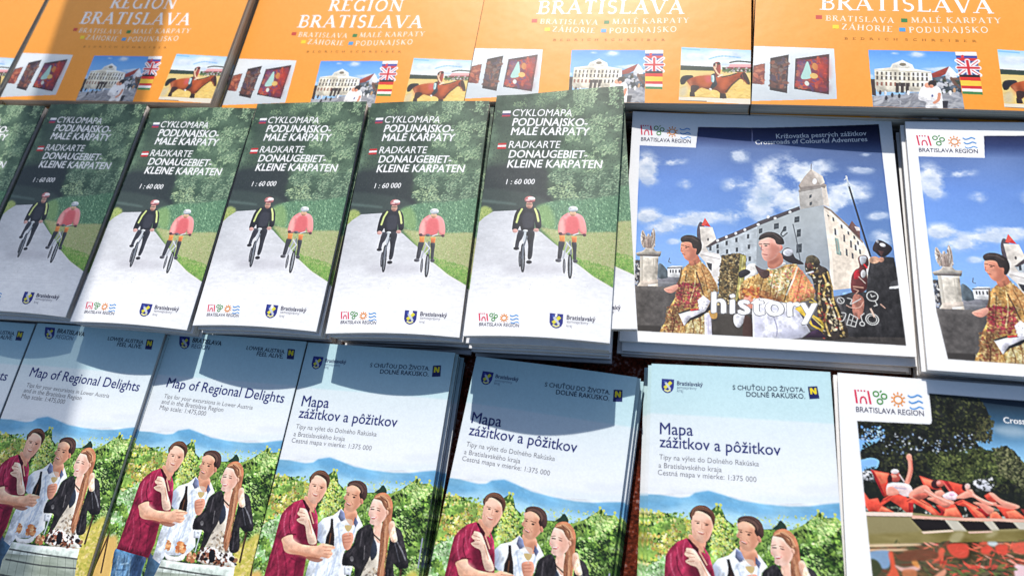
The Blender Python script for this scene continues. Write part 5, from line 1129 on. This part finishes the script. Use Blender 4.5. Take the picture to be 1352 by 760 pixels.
    T = Ink(.200, .1975).use(Q_H); T.text('#', (930, 408), (942, 408.6), (250, 250, 250), bold=.03, cond=1.0); T.text('history', (949.5, 414.3), (1091.5, 421.4), (128, 128, 132), bold=.055, cond=1.0, space=1.08, keep=False); T.text('history', (949.5, 414), (1091, 421), (253, 253, 253), bold=.03, cond=1.02, space=1.08); out['h_tag'] = T
    D = Ink(.200, .1975).use(Q_H); D.z(1010, 330, 6.76); ol = (226, 226, 222)
    D.ring(1025, 420, 48, 9, ol); D.stroke([(1010, 400), (1020, 425), (1050, 415)], 8, ol); D.stroke([(1050, 465), (1070, 500), (1040, 510)], 8, ol)
    D.ring(1030, 630, 55, 9, ol); D.ring(1030, 630, 38, 6, ol); D.stroke([(1012, 530), (1050, 610)], 16, (240, 210, 190)); D.ring(945, 672, 20, 9, ol); D.stroke([(960, 575), (930, 600), (945, 650)], 8, ol); D.stroke([(1095, 490), (1140, 530)], 10, (222, 180, 160))
    D.stroke([(835, 580), (905, 620), (885, 700), (810, 680), (835, 580)], 8, ol); D.stroke([(868, 600), (845, 690)], 6, ol); D.stroke([(823, 630), (896, 660)], 6, ol)
    D.ring(752, 458, 30, 8, ol); D.stroke([(740, 440), (765, 475)], 6, ol); D.stroke([(806, 435), (850, 450), (838, 490), (880, 470), (930, 440)], 8, ol, sm=True); D.stroke([(800, 500), (850, 525), (920, 520), (950, 470)], 8, (236, 190, 170), sm=True); D.stroke([(760, 570), (800, 580), (780, 640), (750, 650)], 8, ol, sm=True); D.stroke([(860, 350), (905, 370), (880, 400)], 8, (214, 170, 150)); out['h_doodles'] = D
    # lake brochure
    G = Ink(.200, .1975).use(Q_S); k = 5.353; region_logo(G, (1100 + 118 / k, 490 + 102 / k), (1100 + 600 / k, 490 + 126 / k), (1100 + 124 / k, 490 + 200 / k), 1.0); out['s_logo'] = G
    T = Ink(.200, .1975).use(Q_S); T.text('Crossroads of Colourful Adventures', (1320, 553.5), (1505, 566), W_, bold=.016, cond=.95); T.text('Križovatka pestrých zážitkov', (1352, 545), (1503, 556), W_, bold=.006, cond=.95); out['s_lines'] = T
    # guidebook
    T = Ink(.235, .30).use(Q_B5); T.roman('REGIÓN', (1130, -9.5), (1266, -7), W_, cond=1.0, track=.16)
    T.roman('BRATISLAVA', (1083.6, 15), (1314, 20.4), W_, cond=1.0, track=.12); out['b_title'] = T
    T = Ink(.235, .30).use(Q_B5); w2 = (255, 240, 216)
    T.roman('BRATISLAVA', (1091, 29.5), (1182, 33.5), w2, cond=1.0, track=.2); T.roman('MALÉ KARPATY', (1204, 33), (1324, 33.5), w2, cond=1.0, track=.2); T.roman('ZÁHORIE', (1112.6, 41.3), (1179, 45.2), w2, track=.2); T.roman('PODUNAJSKO', (1201, 46.2), (1306, 46), w2, track=.2)
    for c, (x, y) in (((206, 70, 60), (1082.4, 24.8)), ((40, 130, 70), (1195, 29.8)), ((250, 220, 50), (1104.6, 37.8)), ((70, 160, 220), (1192.4, 42))):
        T.poly([(x - 4.2, y - 2.6), (x + 4.2, y - 2.4), (x + 4.4, y + 2.6), (x - 4, y + 2.4)], c)
    T.roman('BEDRICH SCHREIBER', (1116, 54.6), (1291, 58.6), (176, 112, 44), cond=1.7, track=.95)
    out['b_lines'] = T
    return out


# ------------------------------------------------------------------ meshes
def mesh_from(name, V, loops, starts, totals, col=None):
    me = bpy.data.meshes.new(name)
    me.vertices.add(len(V)); me.vertices.foreach_set('co', np.ascontiguousarray(V, np.float32).ravel())
    me.loops.add(len(loops)); me.loops.foreach_set('vertex_index', np.ascontiguousarray(loops, np.int32))
    me.polygons.add(len(starts)); me.polygons.foreach_set('loop_start', np.ascontiguousarray(starts, np.int32))
    me.update(calc_edges=True); me.validate()
    if col is not None:
        ca = me.color_attributes.new('Print', 'FLOAT_COLOR', 'POINT')
        ca.data.foreach_set('color', np.c_[col, np.ones(len(col))].astype(np.float32).ravel())
    return me


def mesh_faces(name, V, F, col=None):
    loops, starts, n = [], [], 0
    for f in F:
        starts.append(n); loops += list(f); n += len(f)
    return mesh_from(name, V, loops, starts, None, col)


class Bend:
    """how a copy curves: front arch, back arch, lifted corners (metres)"""
    def __init__(s, w, h, front=0., back=0., tl=0., tr=0., bl=0., br=0., ripple=0., ph=0.):
        s.__dict__.update(locals())

    def __call__(s, x, y):
        u = np.clip(x / s.w + .5, 0, 1); v = np.clip(.5 - y / s.h, 0, 1)
        a = np.sin(np.pi * u) ** .9
        k = np.clip((v - .25) / .75, 0, 1); k = k * k * (3 - 2 * k)
        z = s.front * a * k + s.back * a * (1 - v) ** 2
        z = z + s.tl * ((1 - u) * (1 - v)) ** 2 + s.tr * (u * (1 - v)) ** 2 + s.bl * ((1 - u) * v) ** 3 + s.br * (u * v) ** 3
        z = z + s.ripple * np.sin(u * 4.2 + s.ph) * np.sin(v * 3.3 + s.ph * 1.7)
        return z


def sheet_mesh(name, img, w, h, t, bend, rim, rimcol=(226, 226, 226), step=1, side=None):
    """the printed sheet: a colour grid plus a turned-down edge of thickness rim"""
    H0, W0 = img.shape[:2]
    xi = np.unique(np.r_[np.arange(0, W0, step), W0 - 1]); yi = np.unique(np.r_[np.arange(0, H0, step), H0 - 1])
    C = lin(img[yi][:, xi]) * PAPER
    X = (xi / (W0 - 1) - .5) * w; Y = (.5 - yi / (H0 - 1)) * h
    gx, gy = np.meshgrid(X, Y)
    Z = t + bend(gx, gy)
    nx, ny = len(X), len(Y)
    V = np.stack([gx, gy, Z], -1).reshape(-1, 3); col = C.reshape(-1, 3)
    idx = np.arange(nx * ny).reshape(ny, nx)
    q = np.stack([idx[:-1, :-1], idx[1:, :-1], idx[1:, 1:], idx[:-1, 1:]], -1).reshape(-1, 4)
    ring = np.r_[idx[0, :], idx[1:, -1], idx[-1, -2::-1], idx[-2:0:-1, 0]]
    rv = V[ring].copy(); low = rv.copy(); low[:, 2] -= rim
    top2 = rv.copy()
    rc = np.repeat(lin(rimcol)[None] * PAPER, len(ring), 0)
    if side is not None:                                    # the print wraps round the folds left and right
        lr = np.abs(rv[:, 0]) > w / 2 - 1e-6
        rc[lr] = np.minimum(col[ring][lr] * .9, 1)
    b = len(V); m = len(ring)
    V = np.vstack([V, top2, low]); col = np.vstack([col, rc, rc])
    i = np.arange(m); j = (i + 1) % m
    q2 = np.stack([b + i, b + j, b + m + j, b + m + i], -1)
    F = np.vstack([q, q2])
    me = mesh_from(name, V, F.ravel(), np.arange(len(F)) * 4, None, col)
    me.polygons.foreach_set('use_smooth', np.r_[np.ones(len(q), bool), np.zeros(len(q2), bool)])
    return me


def block_mesh(name, w, h, z0, z1, bend, inset=.0006, nx=14, ny=16, zdiv=1):
    """the folded paper / page block between the sheets, following the same curve"""
    X = np.linspace(-w / 2 + inset, w / 2 - inset, nx); Y = np.linspace(-h / 2 + inset, h / 2 - inset, ny)
    gx, gy = np.meshgrid(X, Y); B = bend(gx, gy)
    top = np.stack([gx, gy, B + z1], -1).reshape(-1, 3); bot = np.stack([gx, gy, B + z0], -1).reshape(-1, 3)
    n = nx * ny; idx = np.arange(n).reshape(ny, nx)
    F = [tuple(r) for r in np.stack([idx[:-1, :-1], idx[:-1, 1:], idx[1:, 1:], idx[1:, :-1]], -1).reshape(-1, 4)]
    F += [tuple(n + i for i in r[::-1]) for r in F]
    ring = np.r_[idx[0, :], idx[1:, -1], idx[-1, -2::-1], idx[-2:0:-1, 0]]
    m = len(ring)
    for k in range(m):
        a, b = int(ring[k]), int(ring[(k + 1) % m]); F.append((n + a, n + b, b, a))
    return mesh_faces(name, np.vstack([top, bot]), F)


def ink_mesh(name, I, t, bend):
    V = np.vstack(I.V); x, y = V[:, 0] - I.w / 2, V[:, 1] + I.h / 2
    z = t + bend(x, y) + .00004 + np.concatenate(I.Z) * .000009
    me = mesh_faces(name, np.c_[x, y, z], I.F, np.vstack(I.C))
    me.polygons.foreach_set('use_smooth', np.zeros(len(me.polygons), bool))
    return me


# ------------------------------------------------------------------ materials
def mat(name):
    m = bpy.data.materials.new(name); m.use_nodes = True
    return m, m.node_tree, m.node_tree.nodes['Principled BSDF']


def mat_print(name, rough, spec, coat=0.0):
    m, t, p = mat(name)
    a = t.nodes.new('ShaderNodeAttribute'); a.attribute_name = 'Print'
    t.links.new(a.outputs['Color'], p.inputs['Base Color'])
    p.inputs['Roughness'].default_value = rough; p.inputs['Specular IOR Level'].default_value = spec
    p.inputs['Coat Weight'].default_value = coat; p.inputs['Coat Roughness'].default_value = .18
    tc = t.nodes.new('ShaderNodeTexCoord'); n = t.nodes.new('ShaderNodeTexNoise'); n.inputs['Scale'].default_value = 11; n.inputs['Detail'].default_value = 4
    b = t.nodes.new('ShaderNodeBump'); b.inputs['Strength'].default_value = .30; b.inputs['Distance'].default_value = .004
    t.links.new(tc.outputs['Object'], n.inputs['Vector']); t.links.new(n.outputs[0], b.inputs['Height']); t.links.new(b.outputs[0], p.inputs['Normal'])
    return m


def mat_pages(name, col, dark, scale, rough=.75, amount=1.0):
    """paper edges: fine uneven layers along the height"""
    m, t, p = mat(name)
    tc = t.nodes.new('ShaderNodeTexCoord'); mp = t.nodes.new('ShaderNodeMapping'); mp.inputs['Scale'].default_value = (3, 3, scale)
    n = t.nodes.new('ShaderNodeTexNoise'); n.inputs['Scale'].default_value = 1.0; n.inputs['Detail'].default_value = 4; n.inputs['Roughness'].default_value = .7
    r = t.nodes.new('ShaderNodeValToRGB')
    r.color_ramp.elements[0].position = .36; r.color_ramp.elements[0].color = (*lin(dark), 1)
    r.color_ramp.elements[1].position = .60; r.color_ramp.elements[1].color = (*lin(col), 1)
    t.links.new(tc.outputs['Object'], mp.inputs['Vector']); t.links.new(mp.outputs[0], n.inputs['Vector']); t.links.new(n.outputs[0], r.inputs[0]); t.links.new(r.outputs[0], p.inputs['Base Color'])
    p.inputs['Roughness'].default_value = rough
    b = t.nodes.new('ShaderNodeBump'); b.inputs['Strength'].default_value = .5; b.inputs['Distance'].default_value = .0006
    t.links.new(n.outputs[0], b.inputs['Height']); t.links.new(b.outputs[0], p.inputs['Normal'])
    return m


M_MATTE = mat_print('printed map paper', .40, .27)
M_GLOSS = mat_print('printed glossy cover', .40, .27)
M_INK = mat_print('printing ink', .42, .25)
M_PG_MAP = mat_pages('folded map edges', (206, 196, 190), (142, 134, 130), 1500)
M_PG_BLUE = mat_pages('folded regional map edges', (196, 192, 190), (122, 120, 122), 1500)
M_PG_BRO = mat_pages('brochure page edges', (226, 218, 210), (174, 166, 160), 1800)
M_PG_BOOK = mat_pages('book page edges', (196, 188, 174), (138, 130, 118), 1400)


# ------------------------------------------------------------------ scene objects
def link(name, me, m, parent=None):
    o = bpy.data.objects.new(name, me); scene.collection.objects.link(o)
    if m is not None and not me.materials:
        me.materials.append(m)
    o.parent = parent
    return o


def thing(name, label, cat, loc, rot, group=None):
    o = bpy.data.objects.new(name, None); scene.collection.objects.link(o)
    o.empty_display_size = .02
    o.location = loc; o.rotation_euler = (0, 0, rot)
    o['label'] = label; o['category'] = cat
    if group:
        o['group'] = group
    return o


ARTS = {'cm': art_cycling(), 'd': art_regional(), 'h': art_castle(), 's': art_summer(), 'b': art_book()}
ARTS['e'] = english_layout(ARTS['d'])
INK = build_inks()
bpy.data.objects.remove(FONT_OB); bpy.data.curves.remove(FONT)

KIND = {
    'cm': dict(name='cycling_map', cat='map', w=.105, h=.212, t=.0061, mat=M_MATTE, pages=M_PG_MAP, part='folded_sheets', rim=.0007, rimcol=(206, 206, 208), side=True,
               inks=(('title_lettering', 'cm_text'), ('flag_mark', 'cm_flag1'), ('flag_mark', 'cm_flag2'), ('region_logo', 'cm_logo'), ('coat_of_arms', 'cm_arms')), art='cm'),
    'en': dict(name='regional_map', cat='map', w=.121, h=.235, t=.0045, mat=M_MATTE, pages=M_PG_BLUE, part='folded_sheets', rim=.0008, rimcol=(214, 222, 228), side=True,
               inks=(('title_lettering', 'en_title'), ('note_lettering', 'en_note'), ('coat_of_arms', 'en_arms'), ('slogan_lettering', 'en_slogan')), art='e'),
    'sk': dict(name='regional_map', cat='map', w=.121, h=.235, t=.0045, mat=M_MATTE, pages=M_PG_BLUE, part='folded_sheets', rim=.0008, rimcol=(214, 222, 228), side=True,
               inks=(('title_lettering', 'sk_title'), ('note_lettering', 'sk_note'), ('coat_of_arms', 'sk_arms'), ('slogan_lettering', 'sk_slogan')), art='d'),
    'h': dict(name='brochure', cat='brochure', w=.200, h=.1975, t=.0050, mat=M_GLOSS, pages=M_PG_BRO, part='pages', rim=.0006, rimcol=(238, 238, 238), side=None,
              inks=(('region_logo', 'h_logo'), ('heading_lettering', 'h_lines'), ('title_lettering', 'h_tag'), ('doodle_marks', 'h_doodles')), art='h'),
    's': dict(name='brochure', cat='brochure', w=.200, h=.1975, t=.0050, mat=M_GLOSS, pages=M_PG_BRO, part='pages', rim=.0006, rimcol=(238, 238, 238), side=None,
              inks=(('region_logo', 's_logo'), ('heading_lettering', 's_lines')), art='s'),
    'b': dict(name='guidebook', cat='book', w=.235, h=.300, t=.0126, mat=M_GLOSS, pages=M_PG_BOOK, part='pages', rim=.0007, rimcol=(206, 198, 188), side=None,
              inks=(('title_lettering', 'b_title'), ('heading_lettering', 'b_lines')), art='b'),
}
CACHE = {}


def copy_parts(kind, level_key, bend, full):
    """meshes of one copy: cover, inner sheets and, where it is seen, the lettering"""
    key = (kind, level_key, full)
    if key not in CACHE:
        k = KIND[kind]; t = k['t']
        ms = [('cover', sheet_mesh(k['name'] + ' cover', ARTS[k['art']].img, k['w'], k['h'], t, bend, k['rim'], k['rimcol'], 1 if full else 4, k['side']), k['mat']),
              (k['part'], block_mesh(k['name'] + ' ' + k['part'], k['w'], k['h'], .0001, t - k['rim'] - .0001, bend), k['pages'])]
        if full:
            for nm, ik in k['inks']:
                ms.append((nm, ink_mesh(k['name'] + ' ' + nm, INK[ik], t, bend), M_INK))
        CACHE[key] = ms
    return CACHE[key]


def put_copy(kind, loc, rot, bend, level_key, full, label, group):
    k = KIND[kind]
    o = thing(k['name'], label, k['cat'], loc, rot, group)
    cover = None
    for nm, me, m in copy_parts(kind, level_key, bend, full):
        p = link(nm, me, m, cover if (cover is not None and nm not in ('cover', k['part'])) else o)
        if nm == 'cover':
            cover = p
    return o


ORD = ['topmost', 'second from the top', 'third from the top', 'fourth from the top', 'fifth from the top', 'sixth from the top', 'seventh from the top', 'eighth from the top']
rnd = random.Random(4)


def stack(kind, x, y, deg, z, bend_top, toplabel, lowlabel, group, lean=0.0, key='', jit=.0012, fwd=0.0):
    wear = random.Random(key)
    bend_top = dict(bend_top, ripple=.0007, ph=wear.uniform(0, 6))
    for cn in ('tl', 'tr', 'bl', 'br'):
        bend_top[cn] = bend_top.get(cn, 0) + wear.uniform(0, .0026) * (wear.random() < .6)
    k = KIND[kind]
    n = max(1, round(z / k['t'])); tt = z / n
    for i in range(n):                                     # from the table up
        depth = n - 1 - i
        f = (i / max(n - 1, 1)) ** 1.6
        top = depth == 0
        b = Bend(k['w'], k['h'], **{a: v * f for a, v in bend_top.items()})
        dx = 0 if top else lean * min(depth, 3) / 3 + rnd.uniform(-jit, jit)
        dy = 0 if top else rnd.uniform(-jit, jit) * .9 - fwd * min(depth, 2) / 2
        a = R(deg + (0 if top else rnd.uniform(-.35, .35) * (2 if kind == 'cm' else 1)))
        c, s = math.cos(a), math.sin(a)
        lab = toplabel if top else lowlabel.format(ORD[depth])
        put_copy(kind, (x + dx * c - dy * s, y + dx * s + dy * c, i * tt), a, b, (key, n, i), top, lab, group)


# the table and its cloth
m, t, p = mat('rust brown cloth')
tc = t.nodes.new('ShaderNodeTexCoord')
n1 = t.nodes.new('ShaderNodeTexNoise'); n1.inputs['Scale'].default_value = 420; n1.inputs['Detail'].default_value = 3
n2 = t.nodes.new('ShaderNodeTexNoise'); n2.inputs['Scale'].default_value = 60; n2.inputs['Detail'].default_value = 4
mx = t.nodes.new('ShaderNodeMath'); mx.operation = 'MULTIPLY'
rp = t.nodes.new('ShaderNodeValToRGB')
for e, (pos, c) in zip([rp.color_ramp.elements[0], rp.color_ramp.elements[1], rp.color_ramp.elements.new(.34)], ((.16, (44, 18, 12)), (.46, (188, 92, 44)), (.30, (104, 42, 24)))):
    e.position = pos; e.color = (*lin(c), 1)
t.links.new(tc.outputs['Object'], n1.inputs['Vector']); t.links.new(tc.outputs['Object'], n2.inputs['Vector'])
t.links.new(n1.outputs[0], mx.inputs[0]); t.links.new(n2.outputs[0], mx.inputs[1]); t.links.new(mx.outputs[0], rp.inputs[0]); t.links.new(rp.outputs[0], p.inputs['Base Color'])
p.inputs['Roughness'].default_value = .95; p.inputs['Specular IOR Level'].default_value = .1
bp = t.nodes.new('ShaderNodeBump'); bp.inputs['Strength'].default_value = .8; bp.inputs['Distance'].default_value = .001
t.links.new(n1.outputs[0], bp.inputs['Height']); t.links.new(bp.outputs[0], p.inputs['Normal'])
M_CLOTH = m


def box(x0, x1, y0, y1, z0, z1):
    V = [(x, y, z) for z in (z0, z1) for y in (y0, y1) for x in (x0, x1)]
    return np.array(V), [(0, 2, 3, 1), (4, 5, 7, 6), (0, 1, 5, 4), (2, 6, 7, 3), (0, 4, 6, 2), (1, 3, 7, 5)]


TX0, TX1, TY0, TY1 = -1.05, .75, -.32, .86
# cloth: top sheet with a gentle overhang all round
xs = np.linspace(TX0 - .01, TX1 + .01, 40); ys = np.linspace(TY0 - .01, TY1 + .01, 30)
gx, gy = np.meshgrid(xs, ys); V = np.stack([gx, gy, np.full_like(gx, -.0005)], -1).reshape(-1, 3); idx = np.arange(len(V)).reshape(30, 40)
F = [tuple(q) for q in np.stack([idx[:-1, :-1], idx[:-1, 1:], idx[1:, 1:], idx[1:, :-1]], -1).reshape(-1, 4)]
ring = np.r_[idx[0, :], idx[1:, -1], idx[-1, -2::-1], idx[-2:0:-1, 0]]
cen = np.array([(TX0 + TX1) / 2, (TY0 + TY1) / 2]); low = V[ring].copy()
fold = np.sin(np.arange(len(ring)) * 1.1) * .012 + .02
d = low[:, :2] - cen; d /= np.linalg.norm(d, axis=1)[:, None]
low[:, :2] += d * fold[:, None]; low[:, 2] -= .28
b0 = len(V); m0 = len(ring); V = np.vstack([V, low])
F += [(int(ring[i]), b0 + i, b0 + (i + 1) % m0, int(ring[(i + 1) % m0])) for i in range(m0)]
cloth = link('tablecloth', mesh_faces('tablecloth', V, F), M_CLOTH)
cloth['label'] = 'rust brown woven cloth covering the table under all the maps and brochures'; cloth['category'] = 'tablecloth'

m, t, p = mat('table wood'); p.inputs['Roughness'].default_value = .6
wn = t.nodes.new('ShaderNodeTexNoise'); wn.inputs['Scale'].default_value = 12; wr = t.nodes.new('ShaderNodeValToRGB')
wr.color_ramp.elements[0].color = (.09, .05, .03, 1); wr.color_ramp.elements[1].color = (.22, .13, .07, 1)
t.links.new(wn.outputs[0], wr.inputs[0]); t.links.new(wr.outputs[0], p.inputs['Base Color'])
M_WOOD = m
table = thing('table', 'long wooden table hidden under the rust brown cloth', 'table', (0, 0, 0), 0)
V, F = box(TX0, TX1, TY0, TY1, -.032, -.002)
table.location = (0, 0, 0)
link('tabletop', mesh_faces('tabletop', V, F), M_WOOD, table)
for lx in (TX0 + .06, TX1 - .06):
    for ly in (TY0 + .06, TY1 - .06):
        V, F = box(lx - .025, lx + .025, ly - .025, ly + .025, -.74, -.033)
        link('leg', mesh_faces('table leg', V, F), M_WOOD, table)

m, t, p = mat('paving'); p.inputs['Roughness'].default_value = .9
gn = t.nodes.new('ShaderNodeTexNoise'); gn.inputs['Scale'].default_value = 9; gn.inputs['Detail'].default_value = 6; gr = t.nodes.new('ShaderNodeValToRGB')
gr.color_ramp.elements[0].color = (.16, .155, .15, 1); gr.color_ramp.elements[1].color = (.34, .33, .31, 1)
t.links.new(gn.outputs[0], gr.inputs[0]); t.links.new(gr.outputs[0], p.inputs['Base Color'])
ground = link('ground', mesh_faces('ground', np.array([(-60, -60, -.742), (60, -60, -.742), (60, 60, -.742), (-60, 60, -.742)]), [(0, 1, 2, 3)]), m)
ground['kind'] = 'structure'

# ------------------------------------------------------------------ the stacks
cmb = dict(front=.0060, back=.0012)
C_LOW = 'cyclist map, {} in '
for key, x, y, deg, z, where, lean in (
        ('c1', -.6372, .2575, .2, .0430, 'the stack cut by the left edge', .002),
        ('c2', -.5250, .2588, .11, .0430, 'the fully shaded cyclist stack', .003),
        ('c3', -.4131, .2554, .35, .0430, 'the half shaded cyclist stack', .003),
        ('c4', -.3056, .2609, 1.03, .0430, 'the leftmost fully sunlit cyclist stack', .003),
        ('c5', -.1948, .2629, 2.03, .0430, 'the stack left of the tallest one', .003)):
    top = {'c1': 'cyclist road map cut by the left picture edge, only its right strip showing', 'c2': 'cyclist road map lying fully in the broad shadow at left', 'c3': 'cyclist road map with the shadow edge across its lower left corner',
           'c4': 'sunlit cyclist road map between the half shaded one and the next stack right', 'c5': 'sunlit cyclist road map just left of the one beside the castle brochure'}[key]
    stack('cm', x, y, deg, z, cmb, top, C_LOW + where, 'folded cycling maps stacked in the middle row', lean, key, .0020)
# tallest stack with a skewed second copy
kc = KIND['cm']; zt = .0505; n = 8; tt = zt / n
for i in range(n):
    depth = n - 1 - i; f = (i / (n - 1)) ** 1.6
    b = Bend(kc['w'], kc['h'], front=.006 * f, back=.0012 * f)
    x, y, a = -.0837, .2650, R(1.09)
    if depth == 1:
        x, y, a = -.0752, .2735, R(6.4)
    elif depth:
        x += rnd.uniform(-.0012, .0012); y += rnd.uniform(-.0012, .0012)
    lab = 'cyclist road map on top of the tallest stack beside the castle brochure' if depth == 0 else 'cyclist road map lying askew under the top one, right strip showing by castle brochure' if depth == 1 else \
        C_LOW.format(ORD[depth]) + 'the tallest stack by the castle brochure'
    put_copy('cm', (x, y, i * tt), a, b, ('c6', n, i), depth < 2, lab, 'folded cycling maps stacked in the middle row')

dmb = dict(front=.002, back=.0015)
D_LOW = 'vineyard map, {} in '
for key, kind, x, y, deg, z, top, where in (
        ('d1', 'en', -.5740, .0320, .3, .0270, 'English vineyard map cut by the left picture edge, mostly outside the photo', 'the front stack cut by the left edge'),
        ('d2', 'en', -.4503, .0335, .31, .0270, 'English vineyard map lying in the broad shadow, barrel visible', 'the shaded English front stack'),
        ('d3', 'en', -.3279, .0360, .21, .0225, 'sunlit English vineyard map with jeans and barrel visible', 'the sunlit English front stack'),
        ('d4', 'sk', -.2062, .0356, -.11, .0225, 'Slovak vineyard map directly right of the sunlit English one', 'the leftmost Slovak front stack'),
        ('d5', 'sk', -.0776, .0325, -3.69, .0180, 'Slovak vineyard map turned slightly, middle of the three Slovak ones', 'the turned middle Slovak stack'),
        ('d6', 'sk', .0634, .0415, 1.46, .0180, 'Slovak vineyard map without shadow, beside the red deckchair brochure', 'the Slovak stack by the deckchair brochure')):
    stack(kind, x, y, deg, z, dmb, top, D_LOW + where, 'folded regional maps stacked in the front row', {'d2': .0045, 'd4': .003, 'd5': .0045, 'd6': -.0045}.get(key, .0018), key)

H_LOW = 'castle brochure, {} in the stack '
stack('h', .0747, .2722, .60, .0200, dict(front=.0022, tl=.0075, tr=-.0005, bl=.001), 'castle brochure beside the cyclist maps, title and both robed men fully visible', H_LOW + 'beside the cyclist maps', 'castle brochures in two stacks', .001, 'h1', .0018, .008)
stack('h', .2795, .2615, -.33, .0300, dict(front=.002, tl=.001), 'castle brochure cut by the right picture edge', H_LOW + 'cut by the right picture edge', 'castle brochures in two stacks', -.001, 'h2', .0016)
stack('s', .2250, .0608, .19, .0200, dict(front=.002, tl=.0015), 'white brochure with red deckchairs by a pond, lower right corner', 'white deckchair brochure, {} in the lower right stack', 'deckchair brochures in one stack', .001, 's1')

bb = dict(front=.0012)
B_LOW = 'orange guidebook, {} in the stack '
for key, x, y, deg, top, where in (
        ('b1', -.7680, .5240, -1.2, 'orange guidebook at the far left, only its right edge showing', 'at the far left'),
        ('b2', -.5276, .5229, -.96, 'orange guidebook crossed by the broad shadow', 'crossed by the broad shadow'),
        ('b3', -.2905, .5240, -.30, 'sunlit orange guidebook with the two line title fully readable', 'behind the sunlit cyclist maps'),
        ('b4', -.0507, .5220, -.37, 'orange guidebook behind the tallest cyclist map stack', 'behind the tallest cyclist map stack'),
        ('b5', .1890, .5174, -1.89, 'orange guidebook cut by the right picture edge, back row', 'cut by the right edge')):
    stack('b', x, y, deg, .0252 if key == 'b3' else .0378, bb, top, B_LOW + where, 'orange guidebooks stacked in the back row', .0015, key)

# added out-of-view frame: its sheer cloth strip is put there to throw the soft half shadow over the left stacks
m, t, p = mat('painted steel'); p.inputs['Roughness'].default_value = .5; p.inputs['Base Color'].default_value = (.30, .31, .33, 1)
M_STEEL = m
FX, FY, FZ = -.675, 1.45, 1.75


def tube(pts, r, N=14):
    V, F = [], []
    p = [Vector(q) for q in pts]; d = (p[1] - p[0]).normalized(); a = d.orthogonal().normalized(); b = d.cross(a)
    for q in p:
        V += [q + (a * math.cos(2 * math.pi * i / N) + b * math.sin(2 * math.pi * i / N)) * r for i in range(N)]
    F = [(i, (i + 1) % N, N + (i + 1) % N, N + i) for i in range(N)] + [tuple(range(N - 1, -1, -1)), tuple(range(N, 2 * N))]
    return np.array([tuple(v) for v in V]), F


frame = thing('added_strip_frame', 'added grey steel frame, out of view, holding the shadow-casting cloth strip', 'frame', (0, FY, -.742), 0)
for x in (-1.75, 1.75):
    link('post', mesh_faces('frame post', *tube([(x, 0, 0), (x, 0, FZ + .76)], .022)), M_STEEL, frame)
link('rail', mesh_faces('frame rail', *tube([(-1.8, 0, FZ + .742), (1.8, 0, FZ + .742)], .018)), M_STEEL, frame)
m, t, p = mat('sheer white cloth')
p.inputs['Base Color'].default_value = (.7, .7, .7, 1); p.inputs['Roughness'].default_value = .9
tr = t.nodes.new('ShaderNodeBsdfTransparent'); mxs = t.nodes.new('ShaderNodeMixShader'); wv = t.nodes.new('ShaderNodeTexNoise'); wv.inputs['Scale'].default_value = 6
mr = t.nodes.new('ShaderNodeMapRange'); mr.inputs['To Min'].default_value = .70; mr.inputs['To Max'].default_value = .80
t.links.new(wv.outputs[0], mr.inputs['Value']); t.links.new(mr.outputs[0], mxs.inputs[0]); t.links.new(tr.outputs[0], mxs.inputs[1]); t.links.new(p.outputs[0], mxs.inputs[2]); t.links.new(mxs.outputs[0], t.nodes['Material Output'].inputs['Surface'])
xs = np.linspace(-.064, .064, 13); zs = np.linspace(0, FZ - .05, 24)
gx, gz = np.meshgrid(xs, zs)
V = np.stack([gx, .006 * np.sin(gx * 60) + .004 * np.sin(gz * 3), gz], -1).reshape(-1, 3); idx = np.arange(len(V)).reshape(24, 13)
F = [tuple(q) for q in np.stack([idx[:-1, :-1], idx[:-1, 1:], idx[1:, 1:], idx[1:, :-1]], -1).reshape(-1, 4)]
strip = link('added_shadow_strip', mesh_faces('cloth strip', V, F), m)  # added unseen strip, hung here only to half-shade the left stacks
strip.location = (FX, FY, .067)
strip['label'] = 'added sheer white cloth strip, out of view, casting the broad half shadow'; strip['category'] = 'cloth'
